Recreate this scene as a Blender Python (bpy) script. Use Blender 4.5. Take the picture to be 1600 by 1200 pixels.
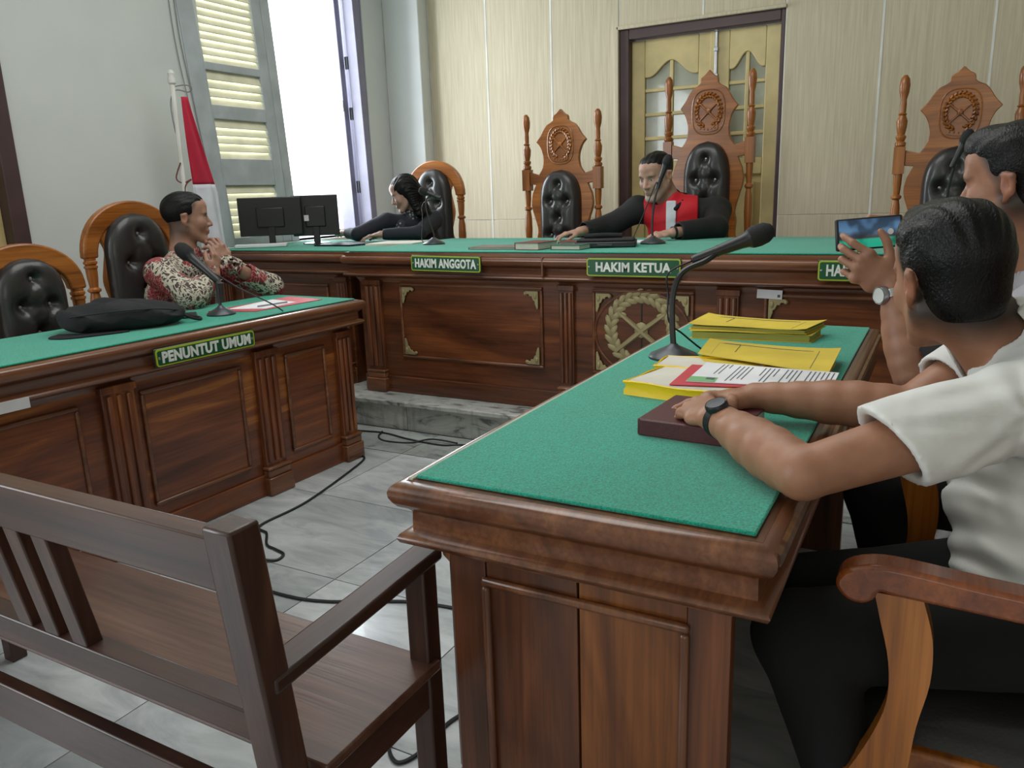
import bpy, bmesh, math, random
import numpy as np
from mathutils import Vector, Matrix
for o in list(bpy.data.objects): bpy.data.objects.remove(o)
random.seed(7)
SC = bpy.context.scene; COL = SC.collection
PI = math.pi

# ------------------------------------------------------------ camera, sky, lights, exposure
YAW, PITCH, ROLL = -0.50671272, 0.23880044, -0.03433264
CAMZ = 1.30
def make_camera():
    F = Vector((math.sin(YAW)*math.cos(PITCH), math.cos(YAW)*math.cos(PITCH), -math.sin(PITCH)))
    R = Vector((math.cos(YAW), -math.sin(YAW), 0)); U = R.cross(F)
    R2 = R*math.cos(ROLL) + U*math.sin(ROLL); U2 = -R*math.sin(ROLL) + U*math.cos(ROLL)
    cd = bpy.data.cameras.new('camera'); cd.sensor_width = 36; cd.lens = 1221.76/1600*36; cd.clip_start = .05
    c = bpy.data.objects.new('camera', cd); COL.objects.link(c)
    m = Matrix((R2, U2, -F)).transposed().to_4x4(); m.translation = (0, 0, CAMZ)
    c.matrix_world = m; SC.camera = c
make_camera()
world = bpy.data.worlds.new('world'); SC.world = world; world.use_nodes = True
bg = world.node_tree.nodes['Background']; bg.inputs[0].default_value = (.86, .93, 1, 1); bg.inputs[1].default_value = 3.0
def area(name, loc, rot, sx, sy, power, col):
    l = bpy.data.lights.new(name, 'AREA'); l.shape = 'RECTANGLE'; l.size = sx; l.size_y = sy; l.energy = power; l.color = col
    o = bpy.data.objects.new(name, l); o.location = loc; o.rotation_euler = rot; COL.objects.link(o); return o
# daylight entering by the window in view, by the windows further back in the same wall, and by the door behind
area('window_daylight', (-5.5, 4.9, 2.3), (0, -PI/2, 0), 2.6, 2.6, 260, (.88, .95, 1))
area('side_window_daylight', (-4.2, -1.6, 1.9), (0, -PI/2, 0), 2.0, 2.2, 120, (.9, .96, 1))
area('rear_window_daylight', (1.2, -3.2, 1.9), (PI/2, 0, 0), 3.2, 2.0, 36, (1, .98, .93))
area('ceiling_fill_light', (-1.9, 2.6, 3.5), (0, 0, 0), 2.6, 2.6, 76, (1, 1, .98))  # added soft overhead fill; no lamp is built on the ceiling
SC.view_settings.view_transform = 'Standard'; SC.view_settings.look = 'None'
SC.view_settings.gamma = 1; SC.view_settings.use_curve_mapping = False
SC.view_settings.exposure = -0.12

# ------------------------------------------------------------ materials
def S(r, g, b):
    f = lambda c: (c/255/12.92) if c/255 <= .04045 else ((c/255+.055)/1.055)**2.4
    return (f(r), f(g), f(b), 1)
def newmat(name, base=(150,150,150), rough=.6, metal=0, coat=0, **kw):
    m = bpy.data.materials.new(name); m.use_nodes = True; p = m.node_tree.nodes['Principled BSDF']
    p.inputs['Base Color'].default_value = S(*base); p.inputs['Roughness'].default_value = rough
    p.inputs['Metallic'].default_value = metal; p.inputs['Coat Weight'].default_value = coat
    for k, v in kw.items(): p.inputs[k.replace('_', ' ')].default_value = v
    return m, m.node_tree.nodes, m.node_tree.links, p
def ramp(N, stops, interp='LINEAR'):
    r = N.new('ShaderNodeValToRGB'); e = r.color_ramp.elements; r.color_ramp.interpolation = interp
    while len(e) < len(stops): e.new(.5)
    for el, (p, c) in zip(e, stops): el.position = p; el.color = S(*c) if len(c) == 3 else c
    return r
def coords(N, L, scale=(1,1,1), rnd=True, rot=(0,0,0)):
    t = N.new('ShaderNodeTexCoord'); mp = N.new('ShaderNodeMapping'); mp.inputs['Scale'].default_value = scale
    mp.inputs['Rotation'].default_value = rot
    L.new(t.outputs['Object'], mp.inputs['Vector'])
    if rnd:
        oi = N.new('ShaderNodeObjectInfo'); mu = N.new('ShaderNodeMath'); mu.operation = 'MULTIPLY'; mu.inputs[1].default_value = 37.
        L.new(oi.outputs['Random'], mu.inputs[0]); L.new(mu.outputs[0], mp.inputs['Location'])
    return mp
def noise(N, L, vec, scale=5, detail=3, dist=0, rough=.5):
    n = N.new('ShaderNodeTexNoise'); n.inputs['Scale'].default_value = scale; n.inputs['Detail'].default_value = detail
    n.inputs['Distortion'].default_value = dist; n.inputs['Roughness'].default_value = rough; L.new(vec.outputs[0], n.inputs['Vector']); return n
def bump(N, L, p, fac, strength=.2, dist=.01):
    b = N.new('ShaderNodeBump'); b.inputs['Strength'].default_value = strength; b.inputs['Distance'].default_value = dist
    L.new(fac, b.inputs['Height']); L.new(b.outputs[0], p.inputs['Normal']); return b
def mixc(N, L, a, b, fac, mode='MULTIPLY'):
    m = N.new('ShaderNodeMix'); m.data_type = 'RGBA'; m.blend_type = mode
    if isinstance(fac, float): m.inputs[0].default_value = fac
    else: L.new(fac, m.inputs[0])
    for s, v in ((6, a), (7, b)):
        if isinstance(v, tuple): m.inputs[s].default_value = v
        else: L.new(v, m.inputs[s])
    return m.outputs[2]
def plain(name, c, rough=.6, metal=0, coat=0, bs=0, bscale=200, **kw):
    m, N, L, p = newmat(name, c, rough, metal, coat, **kw)
    mp = coords(N, L); n = noise(N, L, mp, 6, 3)
    r = ramp(N, [(.3, tuple(int(x*.93) for x in c)), (.7, tuple(min(255, int(x*1.05)) for x in c))])
    L.new(n.outputs[0], r.inputs[0]); L.new(r.outputs[0], p.inputs['Base Color'])
    if bs: n2 = noise(N, L, mp, bscale, 2); bump(N, L, p, n2.outputs[0], bs, .002)
    return m
def wood(name, c, axis='X', rough=.3, coat=.3, sc=1., var=None, bs=.05):
    m, N, L, p = newmat(name, c[0], rough, 0, coat); p.inputs['Coat Roughness'].default_value = .18
    k = {'X': (.9, 7, 7), 'Y': (7, .9, 7), 'Z': (7, 7, .9)}[axis]
    mp = coords(N, L, tuple(x*sc for x in k)); n = noise(N, L, mp, 1.1, 4, 1.2, .55)
    r = ramp(N, var or [(.30, c[0]), (.5, c[1]), (.68, c[2])]); L.new(n.outputs[0], r.inputs[0])
    k2 = {'X': (1.5, 60, 60), 'Y': (60, 1.5, 60), 'Z': (60, 60, 1.5)}[axis]
    mp2 = coords(N, L, tuple(x*sc for x in k2)); n2 = noise(N, L, mp2, 1.5, 4, .4, .6)
    r2 = ramp(N, [(.3, (185,180,178)), (.62, (255,255,255))]); L.new(n2.outputs[0], r2.inputs[0])
    L.new(mixc(N, L, r.outputs[0], r2.outputs[0], .75), p.inputs['Base Color'])
    bump(N, L, p, n2.outputs[0], bs, .003)
    return m
RED = [(74,42,26), (106,60,36), (136,80,46)]
M = {}
for ax in 'XYZ':
    M['bench'+ax] = wood('varnished_red_wood_'+ax, RED, ax)
    M['moul'+ax] = wood('moulding_wood_'+ax, [(86,50,32), (118,72,46), (142,92,60)], ax, .28, .4)
    M['desk'+ax] = wood('streaked_teak_'+ax, RED, ax, var=[(.28, (82,42,26)), (.46, (118,64,36)), (.57, (136,76,38)), (.66, (180,112,52)), (.8, (136,78,42))])
    M['orange'+ax] = wood('orange_teak_'+ax, [(108,60,28), (140,82,36), (158,98,46)], ax)
    M['dark'+ax] = wood('dark_stained_wood_'+ax, [(48,26,20), (68,40,30), (88,56,42)], ax, .42, .25, bs=.15)
    M['chair'+ax] = wood('chair_wood_'+ax, [(124,68,22), (158,92,34), (182,112,48)], ax, .3, .3)
M['seatwood'] = wood('worn_bench_seat', [(78,46,36), (98,64,50), (116,82,66)], 'X', .32, .3, bs=.2)
M['worn'] = wood('worn_edge_wood', [(78,50,34), (122,86,56), (150,112,76)], 'Y', .35, .3)
M['armwood'] = wood('foreground_arm_wood', [(110,50,22), (138,70,30), (160,88,40)], 'X', .22, .6)
M['armpost'] = wood('foreground_post_wood', [(140,76,22), (164,96,30), (182,112,44)], 'Z', .25, .5)
def felt():
    m, N, L, p = newmat('green_felt', (40,160,132), .95)
    mp = coords(N, L, rnd=False); n = noise(N, L, mp, 260, 3, .3, .7); n3 = noise(N, L, mp, 3, 2)
    r = ramp(N, [(.33, (0,120,98)), (.5, (0,154,128)), (.66, (18,182,152))]); L.new(n.outputs[0], r.inputs[0])
    r3 = ramp(N, [(.3, (235,240,238)), (.7, (255,255,255))]); L.new(n3.outputs[0], r3.inputs[0])
    L.new(mixc(N, L, r.outputs[0], r3.outputs[0], 1.), p.inputs['Base Color'])
    p.inputs['Sheen Weight'].default_value = .3
    bump(N, L, p, n.outputs[0], .6, .004); return m
M['felt'] = felt()
def marble(name, base, rough=.16, vein=(118,128,132), vs=2.2, dirt=False):
    m, N, L, p = newmat(name, base, rough, 0, .25)
    mp = coords(N, L, (1.2, 3.2, 3.2), True, (0, 0, .5)); n = noise(N, L, mp, vs, 7, 2.2, .62)
    r = ramp(N, [(.34, vein), (.44, tuple(int(x*.93) for x in base)), (.6, base), (.8, tuple(min(255, int(x*1.05)) for x in base))])
    L.new(n.outputs[0], r.inputs[0]); out = r.outputs[0]
    n2 = noise(N, L, mp, .9, 3, .5); r2 = ramp(N, [(.35, (205,208,208)), (.65, (255,255,255))]); L.new(n2.outputs[0], r2.inputs[0])
    out = mixc(N, L, out, r2.outputs[0], 1.)
    if dirt:
        mp3 = coords(N, L, (6, 6, 1.2)); n3 = noise(N, L, mp3, 2, 5, 1., .7); r3 = ramp(N, [(.36, (110,106,100)), (.5, (255,255,255))]); L.new(n3.outputs[0], r3.inputs[0])
        out = mixc(N, L, out, r3.outputs[0], .32)
    L.new(out, p.inputs['Base Color'])
    L.new(n2.outputs[0], bump(N, L, p, n2.outputs[0], .03, .01).inputs['Height'])
    return m
M['tile'] = marble('marble_tile', (206,210,212), .2, (178,184,188))
M['border'] = marble('marble_border', (186,190,186), .35, dirt=True)
M['step'] = marble('stained_marble_step', (196,198,194), .4, (110,112,112), 3, dirt=True)
M['grout'] = plain('grout', (110,112,110), .9)
def wallmat():
    m, N, L, p = newmat('grey_white_plaster', (204,208,206), .7); mp = coords(N, L); n = noise(N, L, mp, 2.5, 4)
    r = ramp(N, [(.3, (202,207,205)), (.7, (209,213,211))]); L.new(n.outputs[0], r.inputs[0]); L.new(r.outputs[0], p.inputs['Base Color'])
    n2 = noise(N, L, mp, 30, 4); bump(N, L, p, n2.outputs[0], .12, .002); return m
M['wallL'] = wallmat()
M['wallplain'] = plain('cream_plaster', (190,184,166), .8, bs=.1, bscale=40)
def panelmat():
    m, N, L, p = newmat('beige_wall_panel', (206,198,176), .7)
    mp = coords(N, L, (90, 90, 3)); n = noise(N, L, mp, 1, 3); r = ramp(N, [(.3, (192,181,155)), (.7, (210,200,175))])
    L.new(n.outputs[0], r.inputs[0]); L.new(r.outputs[0], p.inputs['Base Color'])
    mp2 = coords(N, L, (60, 60, 60)); n2 = noise(N, L, mp2, 3, 4); bump(N, L, p, n2.outputs[0], .3, .003); return m
M['panel'] = panelmat()
M['white'] = plain('white_paint', (225,225,220), .5)
M['ceil'] = plain('ceiling_white', (220,220,214), .8)
M['doory'] = plain('cream_yellow_door_paint', (200,182,128), .4)
M['doorframe'] = plain('dark_maroon_frame', (74,54,56), .45)
M['glass'] = plain('frosted_pane', (158,160,142), .12, coat=.5)
M['louvre'] = plain('cream_louvre_paint', (236,232,206), .5, Subsurface_Weight=0.0)
M['shframe'] = plain('grey_green_shutter_frame', (178,184,190), .5)
M['winframe'] = plain('violet_grey_window_frame', (128,126,146), .45)
M['leather'] = plain('black_leather', (44,42,42), .34, coat=.15, bs=.25, bscale=160)
M['stud'] = plain('button_nail', (176,170,164), .3, .6)
M['black'] = plain('black_plastic', (26,27,30), .38)
M['foam'] = plain('black_mic_grille', (20,20,22), .8, bs=.8, bscale=600)
M['steel'] = plain('brushed_steel', (170,172,176), .28, .9)
M['greymetal'] = plain('grey_metal', (72,74,78), .35, .6)
M['greycable'] = plain('grey_cable', (130,132,134), .6)
M['cable'] = plain('black_cable', (22,26,28), .5)
M['brass'] = plain('aged_brass_ornament', (164,152,112), .5, .35, bs=.4, bscale=90)
M['signgreen'] = plain('sign_green', (20,84,52), .35)
M['signyel'] = plain('sign_yellow_green', (176,190,44), .4)
M['signdark'] = plain('sign_edge_green', (30,66,48), .4)
M['signwhite'] = plain('sign_white', (226,232,226), .4)
M['paper'] = plain('white_paper', (226,226,230), .7)
M['ink'] = plain('ink', (84,88,98), .8)
M['redfold'] = plain('red_card_folder', (196,62,74), .55)
M['manila'] = plain('ochre_yellow_folder', (214,188,62), .65, bs=.15, bscale=60)
M['manilaedge'] = plain('folder_fill_green_yellow', (168,156,74), .8)
M['yellow'] = plain('bright_yellow_folder', (240,200,20), .5)
M['maroon'] = plain('maroon_leatherette', (84,40,46), .4, bs=.3, bscale=220)
M['gold'] = plain('gold_stamp', (196,140,70), .35, .6)
M['pages'] = plain('book_pages', (206,202,190), .8)
M['red'] = plain('red_flag_cloth', (186,34,62), .75)
M['whitecloth'] = plain('white_cloth', (214,216,224), .8)
M['greenpatch'] = plain('green_print', (120,176,120), .7)
M['bag'] = plain('black_bag_fabric', (24,24,28), .8, bs=.5, bscale=300)
M['shirt'] = plain('white_shirt_cotton', (218,218,214), .85, bs=.12, bscale=500)
M['greyshirt'] = plain('light_grey_shirt', (160,158,164), .85)
M['trousers'] = plain('black_trousers', (9,10,12), .95)
M['robe'] = plain('black_robe_cloth', (12,12,14), .8)
M['redrobe'] = plain('red_robe_front', (200,16,36), .6)
M['blouse'] = plain('black_blouse', (24,26,38), .8)
def hairmat():
    m, N, L, p = newmat('black_hair', (16,15,16), .38); p.inputs['Specular IOR Level'].default_value = .22
    mp = coords(N, L, (140, 30, 90)); n = noise(N, L, mp, 2, 3, .5); r = ramp(N, [(.3, (3,3,4)), (.7, (15,13,13))]); L.new(n.outputs[0], r.inputs[0])
    L.new(r.outputs[0], p.inputs['Base Color']); bump(N, L, p, n.outputs[0], .7, .003); return m
M['hair'] = hairmat()
def skinmat():
    m, N, L, p = newmat('skin', (170,120,95), .5); p.inputs['Subsurface Weight'].default_value = .12
    p.inputs['Subsurface Radius'].default_value = (.02, .008, .004); p.inputs['Subsurface Scale'].default_value = .4
    a = N.new('ShaderNodeVertexColor'); a.layer_name = 'Col'; mp = coords(N, L); n = noise(N, L, mp, 25, 4)
    r = ramp(N, [(.3, (232,226,222)), (.7, (255,255,255))]); L.new(n.outputs[0], r.inputs[0])
    L.new(mixc(N, L, a.outputs[0], r.outputs[0], 1.), p.inputs['Base Color'])
    n2 = noise(N, L, mp, 350, 2); bump(N, L, p, n2.outputs[0], .15, .001); return m
M['skin'] = skinmat()
def batik():
    m, N, L, p = newmat('batik_print', (200,190,170), .8)
    mp = coords(N, L); v = N.new('ShaderNodeTexVoronoi'); v.inputs['Scale'].default_value = 42
    n = noise(N, L, mp, 9, 2, 1.5); v.feature = 'DISTANCE_TO_EDGE'
    mx = N.new('ShaderNodeMix'); mx.data_type = 'VECTOR'; mx.inputs[0].default_value = .12; L.new(mp.outputs[0], mx.inputs[4]); L.new(n.outputs[1], mx.inputs[5]); L.new(mx.outputs[1], v.inputs['Vector'])
    r = ramp(N, [(.0, (196,188,172)), (.10, (188,180,164)), (.15, (40,32,34)), (.30, (86,66,62)), (.6, (60,46,46))]); L.new(v.outputs[0], r.inputs[0])
    n2 = noise(N, L, mp, 7, 2, .8); r2 = ramp(N, [(.50, (0,0,0)), (.54, (255,255,255))]); L.new(n2.outputs[0], r2.inputs[0])
    redc = ramp(N, [(.0, (180,160,148)), (.06, (140,32,44)), (.6, (112,26,38))]); L.new(v.outputs[0], redc.inputs[0])
    L.new(mixc(N, L, r.outputs[0], redc.outputs[0], r2.outputs[0], 'MIX'), p.inputs['Base Color']); return m
M['batik'] = batik()
def blousemat():
    m, N, L, p = newmat('patterned_scarf', (60,70,80), .8); mp = coords(N, L); v = N.new('ShaderNodeTexVoronoi'); v.inputs['Scale'].default_value = 45; L.new(mp.outputs[0], v.inputs['Vector'])
    r = ramp(N, [(.2, (150,160,160)), (.4, (40,44,54))]); L.new(v.outputs[0], r.inputs[0]); L.new(r.outputs[0], p.inputs['Base Color']); return m
M['scarf'] = blousemat()
def screen():
    m, N, L, p = newmat('phone_screen', (20,20,24), .15); mp = coords(N, L, rnd=False)
    sx = N.new('ShaderNodeSeparateXYZ'); L.new(mp.outputs[0], sx.inputs[0]); n = noise(N, L, mp, 30, 1)
    a = N.new('ShaderNodeMath'); a.operation = 'MULTIPLY_ADD'; a.inputs[1].default_value = 14; a.inputs[2].default_value = .5; L.new(sx.outputs[2], a.inputs[0])
    r = ramp(N, [(.0, (30,170,140)), (.3, (36,176,146)), (.36, (70,60,60)), (.6, (90,130,170)), (1., (60,90,130))]); L.new(a.outputs[0], r.inputs[0])
    r2 = ramp(N, [(.4, (150,150,150)), (.6, (255,255,255))]); L.new(n.outputs[0], r2.inputs[0]); o = mixc(N, L, r.outputs[0], r2.outputs[0], 1.)
    L.new(o, p.inputs['Base Color']); L.new(o, p.inputs['Emission Color']); p.inputs['Emission Strength'].default_value = .55; return m
M['screen'] = screen()

# ------------------------------------------------------------ mesh building
class MB:
    def __init__(s): s.v = []; s.f = []
    def add(s, v, f, mat=None):
        n = len(s.v)
        s.v += [tuple(mat @ Vector(p)) if mat is not None else tuple(p) for p in v]; s.f += [tuple(i+n for i in q) for q in f]; return s
    def box(s, x0, x1, y0, y1, z0, z1, mat=None):
        v = [(x0,y0,z0),(x1,y0,z0),(x1,y1,z0),(x0,y1,z0),(x0,y0,z1),(x1,y0,z1),(x1,y1,z1),(x0,y1,z1)]
        return s.add(v, [(0,3,2,1),(4,5,6,7),(0,1,5,4),(1,2,6,5),(2,3,7,6),(3,0,4,7)], mat)
    def prism(s, pts, t0, t1, plane='XZ', mat=None):     # outline extruded along the third axis
        area2 = sum(pts[i][0]*pts[(i+1) % len(pts)][1]-pts[(i+1) % len(pts)][0]*pts[i][1] for i in range(len(pts)))
        if area2 < 0: pts = pts[::-1]
        n = len(pts)
        mk = {'XZ': lambda a, b, t: (a, t, b), 'XY': lambda a, b, t: (a, b, t), 'YZ': lambda a, b, t: (t, a, b)}[plane]
        v = [mk(a, b, t0) for a, b in pts] + [mk(a, b, t1) for a, b in pts]
        lo = tuple(range(n)); hi = tuple(range(n, 2*n)); side = [(i, (i+1) % n, (i+1) % n + n, i+n) for i in range(n)]
        if plane == 'XZ': f = [lo, hi[::-1]] + [q[::-1] for q in side]
        else: f = [lo[::-1], hi] + side
        return s.add(v, f, mat)
    def lathe(s, prof, c=(0,0,0), n=16, mat=None):       # prof: (r, z) from bottom to top
        v = []; f = []
        for r, z in prof:
            for k in range(n): a = 2*PI*k/n; v.append((c[0]+r*math.cos(a), c[1]+r*math.sin(a), c[2]+z))
        m = len(prof)
        for i in range(m-1):
            for k in range(n): k2 = (k+1) % n; f.append((i*n+k, i*n+k2, (i+1)*n+k2, (i+1)*n+k))
        f.append(tuple(range(n))[::-1]); f.append(tuple((m-1)*n+k for k in range(n)))
        return s.add(v, f, mat)
    def tube(s, pts, r, n=8, mat=None, flat=1.):
        P = [Vector(p) for p in pts]; R = r if isinstance(r, (list, tuple)) else [r]*len(P); v = []; f = []
        up = Vector((0,0,1)) if abs((P[1]-P[0]).normalized().z) < .9 else Vector((0,1,0)); prev = None
        for i, p in enumerate(P):
            t = (P[min(i+1, len(P)-1)] - P[max(i-1, 0)]).normalized()
            a = (up - t*up.dot(t)).normalized() if prev is None else (prev - t*prev.dot(t)).normalized(); prev = a; b = t.cross(a)
            for k in range(n): g = 2*PI*k/n; v.append(tuple(p + a*(R[i]*flat*math.cos(g)) + b*(R[i]*math.sin(g))))
        for i in range(len(P)-1):
            for k in range(n): k2 = (k+1) % n; f.append((i*n+k, i*n+k2, (i+1)*n+k2, (i+1)*n+k))
        f.append(tuple(range(n))[::-1]); f.append(tuple((len(P)-1)*n+k for k in range(n)))
        return s.add(v, f, mat)
    def ball(s, c, r, n=10, m=7, mat=None):
        rr = r if isinstance(r, (tuple, list)) else (r, r, r)
        v = [(c[0], c[1], c[2]-rr[2])]; f = []
        for i in range(1, m):
            a = PI*i/m
            for k in range(n): g = 2*PI*k/n; v.append((c[0]+rr[0]*math.sin(a)*math.cos(g), c[1]+rr[1]*math.sin(a)*math.sin(g), c[2]-rr[2]*math.cos(a)))
        v.append((c[0], c[1], c[2]+rr[2])); t = len(v)-1
        for k in range(n):
            k2 = (k+1) % n; f.append((0, 1+k2, 1+k)); f.append((t, 1+(m-2)*n+k, 1+(m-2)*n+k2))
            for i in range(m-2): f.append((1+i*n+k, 1+i*n+k2, 1+(i+1)*n+k2, 1+(i+1)*n+k))
        return s.add(v, f, mat)
    def sweep_rect(s, L, D, prof, sides=(1,1,1,1)):       # moulding profile (offset outward, z) around a rectangle
        v = []; f = []; n = len(prof)
        for (cx, cy, sx, sy) in ((0,0,-1,-1), (L,0,1,-1), (L,D,1,1), (0,D,-1,1)):
            for o, z in prof: v.append((cx+sx*o, cy+sy*o, z))
        for c in range(4):
            if not sides[c]: continue
            d = (c+1) % 4
            for i in range(n-1): f.append((c*n+i, d*n+i, d*n+i+1, c*n+i+1))
        return s.add(v, f)
    def build(s, name, mat, parent=None, bevel=0, seg=2, smooth=35, loc=None, rotz=0, rot=None):
        me = bpy.data.meshes.new(name); me.from_pydata(s.v, [], s.f); me.update()
        if mat is not None: me.materials.append(mat)
        if smooth: me.polygons.foreach_set('use_smooth', [True]*len(me.polygons)); me.set_sharp_from_angle(angle=math.radians(smooth))
        o = bpy.data.objects.new(name, me); COL.objects.link(o)
        if parent: o.parent = parent
        if bevel:
            b = o.modifiers.new('bevel', 'BEVEL'); b.width = bevel; b.segments = seg; b.limit_method = 'ANGLE'; b.angle_limit = math.radians(40)
        if loc is not None: o.location = loc
        o.rotation_euler = rot if rot else (0, 0, rotz)
        return o
def tag(o, label=None, cat=None, group=None, kind=None):
    if label: o['label'] = label
    if cat: o['category'] = cat
    if group: o['group'] = group
    if kind: o['kind'] = kind
    return o
def thing(name, label, cat, loc=(0,0,0), rotz=0, group=None, rot=None):
    o = bpy.data.objects.new(name, None); COL.objects.link(o); o.location = loc; o.rotation_euler = rot or (0, 0, rotz); o.empty_display_size = .1
    return tag(o, label, cat, group)
def B(*a, mat=None): return MB().box(*a, mat=mat)
def struct(mb, name, mat, **k): return tag(mb.build(name, mat, **k), kind='structure')
def dupe(o, name, parent, loc=None):
    c = o.copy(); COL.objects.link(c); c.parent = parent
    if loc is not None: c.location = loc
    return c
def spline(pts, n=6):
    P = [np.array(p, float) for p in pts]; out = []
    for i in range(len(P)-1):
        p0, p1, p2, p3 = P[max(i-1, 0)], P[i], P[i+1], P[min(i+2, len(P)-1)]
        for k in range(n):
            t = k/n; out.append(tuple(.5*((2*p1)+(-p0+p2)*t+(2*p0-5*p1+4*p2-p3)*t*t+(-p0+3*p1-3*p2+p3)*t**3)))
    out.append(tuple(P[-1])); return out
def text_mesh(txt, size, extr, mat, parent, name, bold=.0, loc=(0,0,0), rot=(PI/2,0,0), sx=1., align='CENTER', space=1.):
    cu = bpy.data.curves.new('t', 'FONT'); cu.body = txt; cu.size = size; cu.extrude = extr; cu.offset = bold; cu.align_x = align; cu.align_y = 'CENTER'; cu.resolution_u = 3; cu.space_character = space
    t = bpy.data.objects.new('t', cu); COL.objects.link(t); bpy.context.view_layer.update()
    me = bpy.data.meshes.new_from_object(t.evaluated_get(bpy.context.evaluated_depsgraph_get())); bpy.data.objects.remove(t)
    me.materials.clear(); me.materials.append(mat)
    if name == 'letter':
        bm = bmesh.new(); bm.from_mesh(me); bmesh.ops.remove_doubles(bm, verts=bm.verts, dist=1e-6); seen = set()
        for v0 in bm.verts:
            if v0 in seen: continue
            st = [v0]; isl = []; seen.add(v0)
            while st:
                v = st.pop(); isl.append(v)
                for e in v.link_edges:
                    q = e.other_vert(v)
                    if q not in seen: seen.add(q); st.append(q)
            ix = {v: i for i, v in enumerate(isl)}; fs = [tuple(ix[v] for v in f.verts) for f in bm.faces if f.verts[0] in ix]
            MB().add([v.co for v in isl], fs).build('letter', mat, parent, smooth=0, loc=loc, rot=rot).scale = (sx, 1, 1)
        bm.free(); return None
    o = bpy.data.objects.new(name, me); COL.objects.link(o); o.parent = parent; o.location = loc; o.rotation_euler = rot; o.scale = (sx, 1, 1)
    return o

# ------------------------------------------------------------ the room
X0, X1, Y0, Y1, ZC = -4.4, 3.4, -3.4, 6.0, 3.6
fl = struct(B(X0-.3, X1+.2, Y0-.2, Y1+.2, -.2, -.012), 'floor', M['grout'], smooth=0)
T = .61
tb = MB().box(.002, T-.002, .002, T-.002, -.012, 0); first = None
ix0 = math.floor((X0+1.79)/T)
xs = [-1.79+T*i for i in range(ix0, 9)]; ys = [1.89+T*i for i in range(-9, 3)]
for x in xs:
    for y in ys:
        if y + T > 3.35 or y < Y0: continue
        if first is None: first = tb.build('tile', M['tile'], fl, smooth=0); first.location = (x, y, 0)
        else: dupe(first, 'tile', fl, (x, y, 0))
for x in xs: B(x+.002, x+T-.002, 3.114, 3.455, -.012, .001).build('border_tile', M['border'], fl, smooth=0)
DZ = .17
dais = struct(B(X0, X1, 3.485, Y1, -.01, DZ-.03), 'floor_dais', M['grout'], smooth=0)
for i, x in enumerate([X0, -3.66, -2.62, -1.6, -.55, .5, 1.5, 2.5]):
    x2 = [X0, -3.66, -2.62, -1.6, -.55, .5, 1.5, 2.5, X1][i+1]
    B(x+.002, x2-.002, 3.47, 3.49, 0, DZ-.026).build('riser_slab', M['step'], dais, smooth=0)
    B(x+.002, x2-.002, 3.445, 3.80, DZ-.026, DZ).build('tread_slab', M['step'], dais, bevel=.004)
for x in xs:
    for y in [3.802+T*k for k in range(4)]:
        if y+.1 > Y1: continue
        B(max(x, X0)+.002, min(x+T, X1)-.002, y+.002, min(y+T, Y1)-.002, DZ-.03, DZ).build('tile', M['tile'], dais, smooth=0)
struct(B(X0-.3, X1+.2, Y0-.2, Y1+.2, ZC, ZC+.2), 'ceiling', M['ceil'], smooth=0)
struct(B(X1, X1+.2, Y0-.2, Y1+.2, 0, ZC), 'wall_right', M['wallplain'], smooth=0)
struct(B(X0-.3, X1, Y0-.2, Y0, 0, ZC), 'wall_front', M['wallplain'], smooth=0)
# left wall with the window hole (y 3.86..5.56, z 1.02..3.1) and a door hole
WY0, WY1, WZ0, WZ1 = 3.88, 5.58, 1.0, 3.1
wl = MB(); WT = .28
wl.box(X0-WT, X0, Y0, 1.5, 0, ZC); wl.box(X0-WT, X0, 1.5, 2.52, 2.35, ZC); wl.box(X0-WT, X0, 2.52, WY0, 0, ZC)
wl.box(X0-WT, X0, WY0, WY1, 0, WZ0); wl.box(X0-WT, X0, WY0, WY1, WZ1, ZC); wl.box(X0-WT, X0, WY1, Y1+.2, 0, ZC)
struct(wl, 'wall_left', M['wallL'], smooth=0)
struct(B(X0, -4.03, 5.86, Y1, 0, ZC), 'trim_1', M['wallL'], bevel=.01)
# back wall: white backing and beige panels with open joints
DX0, DX1, DZT = -2.298, -1.09, 2.47
wb = MB(); wb.box(X0, DX0, Y1, Y1+.2, 0, ZC); wb.box(DX1, X1, Y1, Y1+.2, 0, ZC); wb.box(DX0, DX1, Y1, Y1+.2, DZT, ZC)
wbo = struct(wb, 'wall_back', M['white'], smooth=0)
seams = [-4.03, -3.46, -2.87, DX0, -1.66, DX1, -.477, .152, .76, 1.37, 1.98, 2.59, 3.4]
for a, b in zip(seams[:-1], seams[1:]):
    g = .006
    over = DX0-.01 <= a and b <= DX1+.01
    ab = .03 if a == DX0 else 0
    if a not in (-4.03, DX0, DX1): B(a-.007, a+.007, Y1-.008, Y1-.0005, DZT if over else DZ, ZC).build('joint_strip', M['white'], wbo, smooth=0)
    if over: B(a+g, b-g, Y1-.006, Y1-.0005, DZT+.0, ZC).build('panel', M['panel'], wbo, bevel=.002, seg=1); continue
    B(a+g, b-g, Y1-.006, Y1-.0005, 1.086, ZC).build('panel', M['panel'], wbo, bevel=.002, seg=1)
    B(a+g, b-g, Y1-.006, Y1-.0005, DZ, 1.082).build('panel', M['panel'], wbo, bevel=.002, seg=1)
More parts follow.
